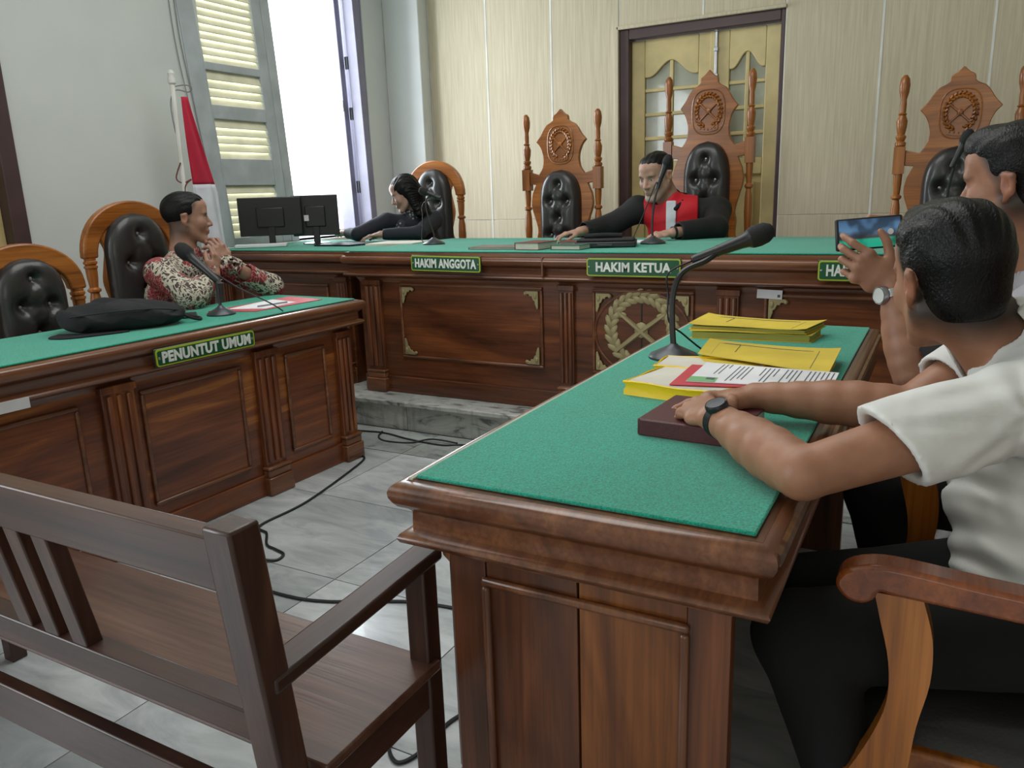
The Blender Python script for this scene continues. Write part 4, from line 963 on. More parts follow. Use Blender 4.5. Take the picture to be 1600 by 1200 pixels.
    def build(s, name, mat, parent, origin, paint=None, relax=1):
        V, F = s.mesh(relax); me = bpy.data.meshes.new(name); O = np.array(origin)
        me.vertices.add(len(V)); me.vertices.foreach_set('co', (V-O).astype(np.float32).ravel()); me.loops.add(F.size); me.loops.foreach_set('vertex_index', F.astype(np.int32).ravel())
        me.polygons.add(len(F)); me.polygons.foreach_set('loop_start', np.arange(0, F.size, 4, dtype=np.int32)); me.polygons.foreach_set('use_smooth', np.ones(len(F), bool)); me.update(); me.validate()
        if paint is not None:
            c = paint(V); ca = me.color_attributes.new('Col', 'FLOAT_COLOR', 'POINT'); ca.data.foreach_set('color', np.concatenate([c, np.ones((len(V), 1))], 1).astype(np.float32).ravel())
        me.materials.append(mat); o = bpy.data.objects.new(name, me); COL.objects.link(o); o.parent = parent; return o
nrm = lambda v: np.array(v, float)/np.linalg.norm(v)
def folds(P, f=1., seed=0):
    r = np.random.RandomState(seed); o = 0
    for i in range(5):
        k = r.normal(size=3)*f*np.array([14, 14, 8]); w = r.normal(size=3)*f*9
        o = o+np.sin(P@k+1.6*np.sin(P@w+r.rand()*6)+r.rand()*6)**3
    return o/5
class Head:
    """face frame: x = face's own left, y = forward, z = up; unit = metres at a head of .235 m"""
    def __init__(s, c, fwd, up=(0,0,1), k=1.):
        s.c = np.array(c, float); y = nrm(fwd); z = np.array(up, float); z = nrm(z-y*(z@y)); x = np.cross(y, z); s.R = np.stack([x, y, z], 1); s.k = k
    def w(s, p): return s.c+s.R@(np.array(p, float)*s.k)
    def local(s, P): return (P-s.c)@s.R/s.k
    def e(s, F, c, r, k=.01, op='u', rot=None): F.ell(s.w(c), np.array(r)*s.k, s.R if rot is None else s.R@rot, k*s.k, op)
    def cp(s, F, a, b, ra, rb, k=.01, op='u'): F.cap(s.w(a), s.w(b), ra*s.k, rb*s.k, k*s.k, op)
    def skin(s, F, fat=0.):
        e, cp = s.e, s.cp
        e(F, (0,-.018,.035), (.074,.095,.083)); e(F, (0,.022,-.022), (.062+fat,.066,.080), .03)
        e(F, (0,.036,.058), (.058,.054,.044), .03); e(F, (0,.074,-.054), (.030,.020,.026), .016)
        for q in (-1, 1):
            cp(F, (q*.050,.0,-.050), (q*.022,.062,-.098), .020+fat, .016+fat, .02); e(F, (q*.036,.060,-.022), (.022+fat,.022,.026), .02)
        e(F, (0,.074,-.100), (.022+fat,.018,.017), .02); cp(F, (-.034,.074,.026), (.034,.074,.026), .013, .013, .016)
        for q in (-1, 1):
            e(F, (q*.032,.094,.004), (.019,.014,.013), .012, 's'); e(F, (q*.032,.071,.003), (.0145,.0135,.0125), .003)
            cp(F, (q*.020,.082,.0115), (q*.046,.073,.009), .003, .003, .003); cp(F, (q*.019,.087,.021), (q*.050,.076,.022), .0045, .003, .004)
        cp(F, (0,.082,.014), (0,.105,-.028), .0075, .011, .010)
        for q in (-1, 1): e(F, (q*.012,.095,-.032), (.0085,.010,.008), .006)
        e(F, (0,.087,-.058), (.023,.012,.006), .004); e(F, (0,.086,-.068), (.020,.012,.007), .004); cp(F, (-.021,.0985,-.063), (.021,.0985,-.063), .0016, .0016, .003, 's')
        for q in (-1, 1):
            cp(F, (q*.074,-.004,.020), (q*.084,-.024,.016), .006, .0055, .006); cp(F, (q*.084,-.024,.016), (q*.080,-.020,-.018), .0055, .005, .006)
            cp(F, (q*.080,-.018,-.015), (q*.073,-.004,-.034), .006, .0055, .006); e(F, (q*.077,-.012,-.004), (.006,.015,.024), .006)
            e(F, (q*.084,-.010,-.002), (.005,.007,.012), .004, 's')
    def hair(s, F, style='short', noise=.0015):
        e, cp = s.e, s.cp
        if style == 'short':
            e(F, (0,-.019,.038), (.0775,.0985,.0865)); e(F, (0,.030,.082), (.050,.044,.030), .03)
            e(F, (0,.098,-.018), (.078,.080,.086), .008, 's')
            for q in (-1, 1): e(F, (q*.092,.010,-.040), (.040,.058,.050), .008, 's')
            e(F, (0,-.06,-.105), (.13,.10,.060), .01, 's')
        elif style == 'combed':                            # thick combed top, close-cut sides
            e(F, (0,-.018,.040), (.0768,.0978,.0835))
            e(F, (0,-.044,-.030), (.060,.052,.050), .03)
            e(F, (0,-.004,.080), (.070,.088,.046), .02); e(F, (.012,.052,.094), (.052,.040,.034), .025)
            e(F, (0,.102,-.022), (.080,.080,.088), .008, 's')
            for q in (-1, 1): e(F, (q*.090,.016,-.036), (.034,.058,.052), .008, 's')
            e(F, (0,-.06,-.130), (.13,.11,.062), .012, 's')
        elif style == 'long':
            e(F, (0,-.020,.044), (.086,.104,.090)); e(F, (0,-.055,-.02), (.082,.065,.085), .03)
            for q in (-1, 1): cp(F, (q*.062,-.02,.01), (q*.070,-.030,-.17), .030, .028, .03)
            cp(F, (0,-.07,-.03), (0,-.07,-.22), .055, .045, .03); e(F, (0,.090,-.026), (.078,.088,.095), .010, 's')
            e(F, (.0,.035,-.14), (.058,.065,.09), .01, 's')
        R_, c_, k_ = s.R, s.c, s.k
        def fn(P):
            L = (P-c_)@R_/k_; a = np.arctan2(L[:,0]+.03, L[:,2]+.06)
            return (np.sin(a*46+L[:,1]*40+1.5*np.sin(L[:,1]*40))*.6+np.sin(a*27-L[:,1]*35)*.6)*np.clip((L[:,2]-.03)/.05, .1 if style != 'long' else 1., 1)
        F.warp(fn, noise*k_)
    def paint(s, base, lip=(.62,.62,.62), stubble=0, fade=0, beard=0, hair=(.010,.009,.009)):
        base = np.array(base)
        def fn(P):
            L = s.local(P); n = len(P); c = np.tile(base, (n, 1)); near = np.linalg.norm(L, axis=1) < .17
            def mix(m, col): nonlocal c; m = (np.clip(m, 0, 1)*near)[:, None]; c = c*(1-m)+np.array(col)*m
            g = lambda x, y, z, rx, ry, rz: np.clip(1.5-np.sqrt(((L[:,0]-x)/rx)**2+((L[:,1]-y)/ry)**2+((L[:,2]-z)/rz)**2)*1.0, 0, 1)
            mix(g(0,.096,-.063,.020,.03,.008)*.9, base*np.array([.85,.55,.55]))
            for q in (-1, 1):
                mix(g(q*.034,.08,.023,.017,.03,.0042)*.85, hair)
                mix(g(q*.032,.088,.003,.012,.012,.0062), (.55,.52,.50)); mix(g(q*.032,.09,.003,.0042,.02,.0045)*1.5, (.02,.012,.01))
                mix(g(q*.032,.085,.0105,.014,.02,.0022)*.7, hair)
                mix(g(q*.08,-.015,-.005,.01,.03,.035)*.35, base*np.array([1.15,.7,.65]))
            if fade:
                up = np.clip((L[:,2]+.098+np.clip(-L[:,1], 0, .1)*.35)/.055, 0, 1)
                ear = np.clip(1.6-np.sqrt(((np.abs(L[:,0])-.082)/.012)**2+((L[:,1]+.012)/.026)**2+((L[:,2]+.006)/.036)**2), 0, 1)
                up = up*np.clip((.020+np.clip(L[:,2],0,.1)*.5-L[:,1])/.018, 0, 1)*(1-ear)*(np.hypot(L[:,0]*1.2, L[:,1]+.02) > .02); mix(up*fade, hair)
            if beard:
                m = np.clip((-.050-L[:,2])/.02, 0, 1)*np.clip((L[:,1]-.01)/.02, 0, 1)*beard; mix(m*.5, (.30,.28,.27)); mix(g(0,.095,-.050,.026,.02,.006)*beard*.8, (.08,.07,.07)); mix(g(0,.085,-.098,.022,.03,.016)*beard*.7, (.5,.48,.46))
            return np.clip(c, 0, 1)
        return fn
def hand(F, W, d, back, thumb=1, k=1., curl=((.3,.4,.3),)*4, spread=(.10,.03,-.04,-.12), th=(.75,.25,-.25), thc=.3):
    """W wrist, d towards the fingers, back = normal of the back of the hand, thumb side = +/- (d x back)"""
    W = np.array(W, float); d = nrm(d); b = np.array(back, float); b = nrm(b-d*(b@d)); s_ = np.cross(d, b)*thumb
    F.ecap(W-d*.01*k, W+d*.040*k, (.027*k, .018*k), (.036*k, .0145*k), s_, .012); F.ecap(W+d*.035*k, W+d*.080*k, (.036*k, .0145*k), (.040*k, .012*k), s_, .012)
    Ls = [(.043,.026,.021), (.047,.030,.022), (.043,.028,.022), (.034,.021,.019)]; rs = [(.0098,.0088,.0080,.0068)]*3+[(.0086,.0076,.0070,.0060)]
    off = (.031, .010, -.011, -.031); fo = (.086, .092, .088, .078)
    for i in range(4):
        p = W+d*fo[i]*k+s_*off[i]*k; F.ell(p+b*.0005, (.0122*k,)*3, None, .005); a = 0; dd = nrm(d+s_*spread[i]); q = p
        for j in range(3):
            a += curl[i][j]; v = dd*math.cos(a)-b*math.sin(a); q2 = q+v*Ls[i][j]*k; F.cap(q, q2, rs[i][j]*k, rs[i][j+1]*k, .0035); q = q2
    t0 = W+d*.018*k+s_*.020*k-b*.006*k; v = nrm(d*th[0]+s_*th[1]+b*th[2]); v1 = nrm(d*.62+s_*.72-b*.2); t1 = t0+v1*.040*k; F.cap(t0, t1, .017*k, .0130*k, .010)
    t2 = t1+v*.033*k; F.cap(t1, t2, .0115*k, .0098*k, .004); v2 = nrm(v+(-s_*thc+d*.1)); F.cap(t2, t2+v2*.026*k, .0100*k, .0078*k, .003)
def forearm(F, el, wr, r=1., k=.006):
    F.chain([el+(wr-el)*t for t in (0,.15,.32,.5,.7,.87,1.)], [x*r for x in (.039,.0425,.0445,.0425,.036,.0305,.0285)], k)
def ringband(name, c, ax, r1, r2, w, mat, parent, origin, side=(0,0,1), n=28, th=.0025):
    ax = nrm(ax); u = np.array(side, float); u = nrm(u-ax*(u@ax)); v = np.cross(ax, u); c = np.array(c)-np.array(origin); V = []; Fc = []
    for i in range(n):
        a = 2*PI*i/n; dr = u*math.cos(a)*r1+v*math.sin(a)*r2; no = nrm(u*math.cos(a)/r1+v*math.sin(a)/r2)
        for (o, z) in ((0,-w/2), (th,-w/2*.9), (th,w/2*.9), (0,w/2)): V.append(tuple(c+dr+no*o+ax*z))
    for i in range(n):
        j = (i+1) % n
        for q in range(4): Fc.append((i*4+q, j*4+q, j*4+(q+1) % 4, i*4+(q+1) % 4))
    return MB().add(V, Fc).build(name, mat, parent)
def disc_at(name, c, nrm_, r, h, mat, parent, origin, prof=None):
    q = Vector((0,0,1)).rotation_difference(Vector(nrm_).normalized()).to_matrix().to_4x4(); m = Matrix.Translation(Vector(c)-Vector(origin)) @ q
    return MB().lathe(prof or [(r, 0), (r, h*.7), (r*.92, h), (r*.85, h*.9), (.002, h*.9)], n=24, mat=m).build(name, mat, parent)
def trousers(parent, O, hips, knees, feet, mat, r=(.105,.075,.055), shoe=True, waist=None):
    pts = hips+knees+feet+([waist] if waist is not None else []); P = np.array(pts); F = Field(P.min(0)-.17, P.max(0)+.17, .011)
    c = (np.array(hips[0])+np.array(hips[1]))/2; sd = np.array(hips[1])-np.array(hips[0])
    F.ecap(c, c+np.array([0,0,.12]) if waist is None else waist, (.175,.13), (.155,.115), sd, .04)
    for h_, k_, f_ in zip(hips, knees, feet): F.cap(h_, k_, r[0], r[1], .03); F.cap(k_, np.array(f_)+np.array([0,0,.06]), r[1]*.92, r[2], .02)
    F.warp(lambda P: folds(P, 1.3, 3), .005); F.build('trousers', mat, parent, O, relax=2)
    if shoe:
        for k_, f_ in zip(knees, feet):
            G = Field(np.array(f_)-[.2,.2,.05], np.array(f_)+[.2,.2,.14], .008); f_ = np.array(f_, float); dr = np.array(k_)-(np.array(hips[0])+np.array(hips[1]))/2; dr[2] = 0; dr = nrm(dr)
            G.ecap(f_+[0,0,.035]-dr*.05, f_+[0,0,.035]+dr*.14, (.036,.035), (.040,.028), np.cross(dr, [0,0,1]), .01); G.cut(f_+[0,0,.004], (0,0,-1), .3); G.build('shoe', M['black'], parent, O)
A3 = lambda *v: np.array(v, float)
SK = (.37, .178, .104)          # warm brown skin, linear

# --- the man in the white shirt, foreground right
def man_white():
    O = (.2, 1.55, 0); p = thing('person', 'man in a white short-sleeved shirt leaning on the foreground desk with crossed hands', 'person', O)
    shL, shR = A3(.13,1.40,.955), A3(.13,1.80,.985); elL, elR = A3(-.165,1.215,.862), A3(-.035,1.655,.868); wrL, wrR = A3(-.352,1.425,.876), A3(-.322,1.622,.872)
    hd = Head((.012,1.562,1.130), (-.55,.83,-.10), (-.16,.10,1), 1.06)
    F = Field((-.56,1.02,.78), (.36,1.98,1.34), .0040)
    hd.skin(F)
    F.chain([hd.w((0,-.025,-.045)), A3(.085,1.60,1.03), A3(.14,1.60,.96)], [.058,.062,.085], .025)
    F.ecap(A3(.16,1.60,.84), A3(.15,1.60,.95), (.14,.08), (.13,.07), (0,1,0), .03)
    for sh, el, wr, sg in ((shL, elL, wrL, -1), (shR, elR, wrR, 1)):
        F.cap(A3(.15,1.6,.94), sh, .06, .055, .03); F.cap(sh, el, .056, .040, .010); forearm(F, el, wr, 1.03, .008)
    hand(F, wrL, (-.66,.70,.02), (-.25,-.25,.93), thumb=1, k=1.05, curl=((.50,.55,.35),(.55,.6,.4),(.6,.65,.4),(.65,.7,.4)), spread=(.10,.02,-.07,-.17), th=(.7,.55,-.15))
    hand(F, wrR, (-.93,-.22,-.04), (-.05,.2,.97), thumb=-1, k=1.05, curl=((.25,.2,.15),(.5,.7,.5),(.6,.8,.5),(.6,.8,.5)), th=(.85,.3,-.1))
    pt = hd.paint(SK, fade=.93)
    F.build('body', M['skin'], p, O, paint=pt)
    H = Field(hd.c-.17, hd.c+.17, .0032); hd.hair(H, 'combed', .0022); H.build('hair', M['hair'], p, O)
    # shirt
    G = Field((-.16,1.14,.44), (.48,2.02,1.14), .0055)
    G.ecap(A3(.21,1.57,.53), A3(.17,1.59,.80), (.190,.145), (.185,.135), (0,1,0), .04); G.ecap(A3(.17,1.59,.80), A3(.155,1.60,.93), (.19,.130), (.175,.10), (0,1,0), .04)
    G.cap(A3(.15,1.50,.985), shL+A3(.01,0,.0), .055, .066, .04); G.cap(A3(.15,1.70,.985), shR, .055, .066, .04); G.cap(A3(.14,1.60,.98), A3(.095,1.60,1.035), .085, .070, .03)
    cL = shL+(elL-shL)*.62; cR = shR+(elR-shR)*.66
    G.cap(shL, shL+(elL-shL)*.85, .068, .077, .03); G.cap(shR, shR+(elR-shR)*.8, .068, .066, .03)
    G.cut(cL+A3(0,0,.01), nrm(elL-shL)+A3(.0,-.10,-.45), .16); G.cut(cR, elR-shR, .13)
    G.cap(cL-(elL-shL)*.06, elL, .056, .060, .004, 's'); G.cap(cR-(elR-shR)*.04, elR, .053, .055, .004, 's')
    G.cut(A3(.2,1.58,.515), (.12,0,-1), .35)
    # collar opening and folds
    nk = A3(.085,1.60,1.03); G.cap(nk+A3(.0,0,.0), hd.w((0,-.03,-.06)), .064, .062, .004, 's')
    G.cut(nk+A3(-.02,.0,.035), (-.55,.0,.83), .12)
    # creases of the sleeve and the side, along lines read off the cloth
    CREASE = [(A3(-0.059,1.307,0.953), A3(0.108,1.409,0.985), 0.0110, 0.9),
              (A3(-0.066,1.296,0.926), A3(0.096,1.385,0.926), 0.0090, 0.8),
              (A3(0.020,1.321,0.849), A3(0.113,1.396,0.932), 0.0100, 0.9),
              (A3(0.010,1.362,1.013), A3(0.122,1.430,1.035), 0.0100, 0.7),
              (A3(0.116,1.423,1.024), A3(0.119,1.382,0.869), 0.0070, 0.8),
              (A3(0.006,1.430,0.844), A3(0.155,1.486,0.749), 0.0130, 1.0),
              (A3(0.023,1.417,0.765), A3(0.161,1.469,0.676), 0.0130, 1.0),
              (A3(0.022,1.399,0.702), A3(0.155,1.456,0.639), 0.0108, 0.8),
              (A3(0.069,1.410,0.648), A3(0.171,1.442,0.555), 0.0130, 0.9),
              (A3(0.099,1.377,0.889), A3(0.148,1.360,0.733), 0.0090, 0.6)]
    CN = nrm(A3(-.35,.88,-.32)); CU = nrm(np.cross(CN, (0,0,1))); CV = np.cross(CU, CN)   # the side of the shirt that takes the creases
    def wr_(P):
        d1 = P-shL; a = np.arctan2(d1[:,2], d1[:,0]); r = np.linalg.norm(d1, axis=1)
        low = np.clip((.92-P[:,2])/.2, 0, 1)
        cr_ = 0; u_, v_ = P@CU, P@CV
        for (p0, p1, w_, a_) in CREASE:
            x0, y0, vx, vy = p0@CU, p0@CV, (p1-p0)@CU, (p1-p0)@CV; t = np.clip(((u_-x0)*vx+(v_-y0)*vy)/(vx*vx+vy*vy), 0, 1); dd = ((u_-x0)*vy-(v_-y0)*vx)/math.hypot(vx, vy)
            dist = np.hypot(u_-x0-t*vx, v_-y0-t*vy); cr_ = cr_+a_*np.exp(-(dist/(w_*2.2))**2)*np.sin(PI*np.clip(t, .08, .92))*np.cos(dd/w_*1.6)*(P[:,1] < 1.62)
        return cr_+folds(P, 1.15, 11)*.6+low*np.sin(P[:,2]*58+P[:,0]*26+2.2*np.sin(P[:,1]*16))*.55+np.sin(a*7+r*18)*np.exp(-r/.14)*.8
    G.warp(wr_, .0062); so = G.build('shirt', M['shirt'], p, O, relax=2)
    col = Field((-.06,1.44,.93), (.26,1.76,1.14), .004)
    ca, cb = A3(.115,1.60,.99), A3(.068,1.592,1.058)
    col.cap(ca, cb, .082, .072, .01); col.cap(ca-A3(-.03,0,.05), hd.w((0,-.03,-.06)), .068, .064, .004, 's'); ax_ = nrm(cb-ca)
    col.cut(cb-ax_*.004, ax_, .15); col.cut(ca-ax_*.012, -ax_, .15); col.cap(A3(-.03,1.60,1.06), A3(-.02,1.60,.96), .030, .036, .006, 's')
    col.build('collar', M['shirt'], so, O)
    trousers(p, O, [A3(.30,1.47,.565), A3(.30,1.69,.565)], [A3(-.165,1.285,.545), A3(-.185,1.47,.525)], [A3(.02,1.25,0), A3(.0,1.50,0)], M['trousers'], (.098,.078,.06), waist=A3(.24,1.58,.66))
    # watch on the left wrist
    ax = nrm(wrL-elL); c = wrL-ax*.022
    wb_ = ringband('watch', c, ax, .0315, .0325, .022, M['black'], p, O)
    up = nrm(A3(-.12,-.42,.9)); up = nrm(up-ax*(up@ax)); disc_at('watch_case', c+up*.031, up, .0215, .010, M['black'], wb_, O); disc_at('watch_glass', c+up*.0395, up, .0175, .0022, M['greymetal'], wb_, O, [(.0175, 0), (.0175, .0015), (.0005, .0022)])
    return p
man_white()

# --- the man with the phone
def man_phone():
    O = (.3, 2.25, 0); p = thing('person', 'man holding a phone up in both hands, silver watch on his wrist', 'person', O)
    hd = Head((.125,2.17,1.285), (-.93,.34,-.12), (-.1,0,1), 1.05)
    shL, shR = A3(.20,1.98,1.02), A3(.24,2.42,1.04); elL, elR = A3(-.040,1.915,.875), A3(.02,2.36,.93); wrL, wrR = A3(-.096,1.965,1.070), A3(-.055,2.19,1.150)
    F = Field((-.34,1.80,.82), (.42,2.56,1.46), .0042); hd.skin(F)
    F.chain([hd.w((0,-.025,-.045)), A3(.19,2.20,1.13), A3(.22,2.20,1.04)], [.056,.060,.08], .025)
    F.ecap(A3(.24,2.2,.90), A3(.23,2.2,1.02), (.15,.09), (.13,.07), (0,1,0), .03)
    for sh, el, wr in ((shL, elL, wrL), (shR, elR, wrR)):
        F.cap(A3(.23,2.2,1.0), sh, .06, .052, .03); F.cap(sh, el, .052, .040, .010); forearm(F, el, wr, 1.02, .008)
    hand(F, wrL, (-.72,-.22,.48), (-.10,-.93,.12), thumb=1, k=1.0, curl=((.25,.6,.5),(.5,1.0,.7),(.7,1.1,.7),(.8,1.2,.7)), spread=(.0,-.04,-.06,-.10), th=(.75,.66,-.15))
    hand(F, wrR, (-.72,-.22,.62), (.55,.35,.72), thumb=1, k=1.0, curl=((.5,.8,.5),(.6,.9,.6),(.7,.9,.6),(.8,1.,.6)), th=(.9,.1,-.1))
    F.build('body', M['skin'], p, O, paint=hd.paint((.34,.165,.10), fade=.9))
    H = Field(hd.c-.17, hd.c+.17, .0034); hd.hair(H, 'combed', .0012); H.build('hair', M['hair'], p, O)
    G = Field((-.12,1.82,.50), (.55,2.64,1.20), .007)
    G.ecap(A3(.30,2.2,.6), A3(.27,2.2,.82), (.18,.13), (.185,.13), (0,1,0), .04); G.ecap(A3(.27,2.2,.82), A3(.24,2.2,1.0), (.19,.13), (.165,.095), (0,1,0), .04)
    for sh, el in ((shL, elL), (shR, elR)): G.cap(A3(.23,2.2,1.03), sh, .06, .064, .04); G.cap(sh, sh+(el-sh)*.85, .066, .060, .03); G.cut(sh+(el-sh)*.72, el-sh, .13)
    G.cap(A3(.22,2.20,1.05), A3(.19,2.2,1.10), .085, .066, .03); G.cap(A3(.19,2.2,1.09), hd.w((0,-.03,-.06)), .060, .06, .004, 's'); G.cut(A3(.3,2.2,.57), (0,0,-1), .4)
    G.warp(lambda P: folds(P, 1.2, 5), .006); so = G.build('shirt', M['greyshirt'], p, O, relax=2)
    ax = nrm(elL-shL); tag(ringband('sleeve_band', shL+(elL-shL)*.76, ax, .060, .060, .07, M['robe'], so, O), 'black sleeve end')
    trousers(p, O, [A3(.40,2.09,.565), A3(.40,2.31,.565)], [A3(-.10,2.02,.55), A3(-.10,2.32,.55)], [A3(.02,2.0,0), A3(.02,2.32,0)], M['trousers'], (.095,.075,.058), waist=A3(.34,2.2,.66))
    ax = nrm(wrL-elL); c = wrL-ax*.020; w_ = ringband('watch', c, ax, .0318, .0318, .018, M['steel'], p, O, th=.004)
    for i in range(-3, 4): ringband('watch_link', c+ax*i*.0027, ax, .0345, .0345, .0016, M['steel'], w_, O, th=.0016, n=20)
    up = nrm(A3(-.75,-.65,.0)); up = nrm(up-ax*(up@ax)); disc_at('watch_case', c+up*.032, up, .0215, .011, M['steel'], w_, O); disc_at('watch_face', c+up*.0415, up, .017, .002, M['wallL'], w_, O, [(.017, 0), (.017, .0012), (.0005, .0015)])
man_phone()
pc = A3(-.160,2.035,1.182)
pd_ = Head(pc, (.46,-.88,.13), (.06,.0,1), 1.0)
phn = thing('mobile_phone', 'phone held up to film, its bright screen facing the camera', 'phone', tuple(pc))
phn.rotation_euler = Matrix(tuple(map(tuple, pd_.R))).to_euler(); phn.rotation_euler.rotate_axis('Y', math.radians(6))
MB().box(-.078, .078, -.0045, .0045, -.037, .037).build('phone_body', M['black'], phn, bevel=.004); MB().box(-.071, .071, .0044, .0052, -.033, .033).build('display', M['screen'], phn)
disc_at('shutter_button', (-.048,.0054,0), (0,1,0), .007, .0008, M['paper'], phn, (0,0,0), [(.007, 0), (.007, .0006), (.0005, .0008)])

# --- the judge
def judge():
    O = (-1.5, 4.95, DZ); p = thing('person', 'judge in a black robe with a red front and white band, behind the centre sign', 'person', O)
    hd = Head((-1.60,4.80,1.375), (-.32,-.90,-.30), (-.12,-.30,1), 1.16)
    shR, shL = A3(-1.74,4.86,1.175), A3(-1.27,5.00,1.155); elR, elL = A3(-1.90,4.76,1.075), A3(-1.20,4.70,1.06); wrR, wrL = A3(-2.01,4.56,1.055), A3(-1.385,4.47,1.05)
    F = Field((-2.18,4.30,.98), (-1.10,5.12,1.56), .0052); hd.skin(F, fat=.006)
    F.chain([hd.w((0,-.025,-.045)), A3(-1.545,4.90,1.22), A3(-1.50,4.95,1.12)], [.068,.070,.09], .03)
    for sh, el, wr in ((shR, elR, wrR), (shL, elL, wrL)): F.cap(A3(-1.5,4.95,1.12), sh, .06, .05, .03); F.cap(sh, el, .045, .04, .02); F.cap(el, wr, .04, .030, .02)
    hand(F, wrR, (-.72,-.62,-.1), (.1,.1,1), thumb=-1, k=1.08, curl=((.3,.5,.3),)*4); hand(F, wrL, (-.86,-.42,-.1), (-.1,-.3,.95), thumb=1, k=1.08, curl=((.4,.6,.4),)*4)
    F.build('body', M['skin'], p, O, paint=hd.paint((.46,.27,.20), beard=.6, hair=(.05,.045,.045), fade=.35))
    H = Field(hd.c-.19, hd.c+.19, .0045); hd.hair(H, 'short'); H.build('hair', M['hair'], p, O)
    G = Field((-2.12,4.40,.5), (-1.04,5.22,1.32), .008)
    sd = nrm(A3(.93,.30,0))
    G.ecap(A3(-1.46,5.0,.6), A3(-1.47,4.99,.95), (.21,.16), (.215,.15), sd, .05); G.ecap(A3(-1.47,4.99,.95), A3(-1.50,4.94,1.12), (.215,.145), (.19,.11), sd, .05)
    for sh, el, wr in ((shR, elR, wrR), (shL, elL, wrL)):
        G.cap(A3(-1.5,4.95,1.14), sh, .075, .078, .05); G.cap(sh, el, .080, .068, .04); G.cap(el, wr, .070, .056, .03); G.cut(wr+(el-wr)*.12, wr-el, .12); G.cap(wr+(el-wr)*.2, wr, .045, .046, .004, 's')
    G.cap(A3(-1.51,4.93,1.17), A3(-1.545,4.90,1.225), .10, .083, .03); G.cap(A3(-1.54,4.9,1.21), hd.w((0,-.03,-.08)), .070, .075, .004, 's')
    G.warp(lambda P: folds(P, .9, 8), .007); rb = G.build('robe', M['robe'], p, O, relax=2)
    # red front panels and the white band, lying on the chest
    def vest(name, mat, x0, x1, z0, z1, off, h=.006):
        V = Field((-1.80,4.62,.98), (-1.14,5.10,1.31), h)
        V.ecap(A3(-1.47,4.985-off,.95), A3(-1.505,4.93-off,1.13), (.218,.148), (.19,.118), sd, .05); V.cap(A3(-1.505,4.93-off,1.16), A3(-1.545,4.895-off,1.215), .105, .088, .03)
        for sh in (shR, shL): V.cap(A3(-1.5,4.94-off,1.15), sh+A3(0,-off*.4,.008), .078, .076, .05)
        cc = A3(-1.54,4.78,0); s_ = sd
        def clip(P): return None
        ax = [V.lo[i]+V.h*np.arange(V.n[i]) for i in range(3)]; P = np.stack(np.meshgrid(*ax, indexing='ij'), -1); t = (P-cc)@s_; back = (P-A3(-1.5,4.93,0))@nrm(A3(-.30,.93,0))
        slope = (P[...,2]-1.05)*.35
        for d in (x0+slope*(-1 if x0 < 0 else 1)*.0-t, t-x1, z0-P[...,2], P[...,2]-z1, back): V.V = np.maximum(V.V, d.astype(np.float32))
        V.V = np.maximum(V.V, -(np.linalg.norm(P-hd.w((0,-.02,-.10)), axis=-1)-.082).astype(np.float32)); return V.build(name, mat, p, O)
    vest('red_front', M['redrobe'], -.135, .205, .99, 1.28, .012); vest('white_band', M['whitecloth'], .012, .072, .99, 1.225, .024)
    bnd = Field((-1.72,4.68,1.04), (-1.36,5.06,1.32), .005)
    bnd.chain([A3(-1.52,4.99,1.262), A3(-1.458,4.93,1.252), A3(-1.452,4.86,1.215), A3(-1.475,4.80,1.175)], [.016,.018,.018,.013], .008)
    bnd.chain([A3(-1.52,4.99,1.262), A3(-1.60,4.96,1.25), A3(-1.635,4.88,1.215), A3(-1.63,4.815,1.17)], [.016,.018,.016,.012], .008); bnd.build('robe_collar', M['robe'], rb, O)
    trousers(p, O, [A3(-1.58,5.05,.66), A3(-1.36,5.05,.66)], [A3(-1.62,4.62,.66), A3(-1.36,4.62,.66)], [A3(-1.62,4.60,DZ), A3(-1.36,4.60,DZ)], M['trousers'], (.09,.072,.055))
    ax = nrm(wrL-elL); ringband('watch', wrL-ax*.004, ax, .034, .034, .016, M['black'], p, O)
judge()

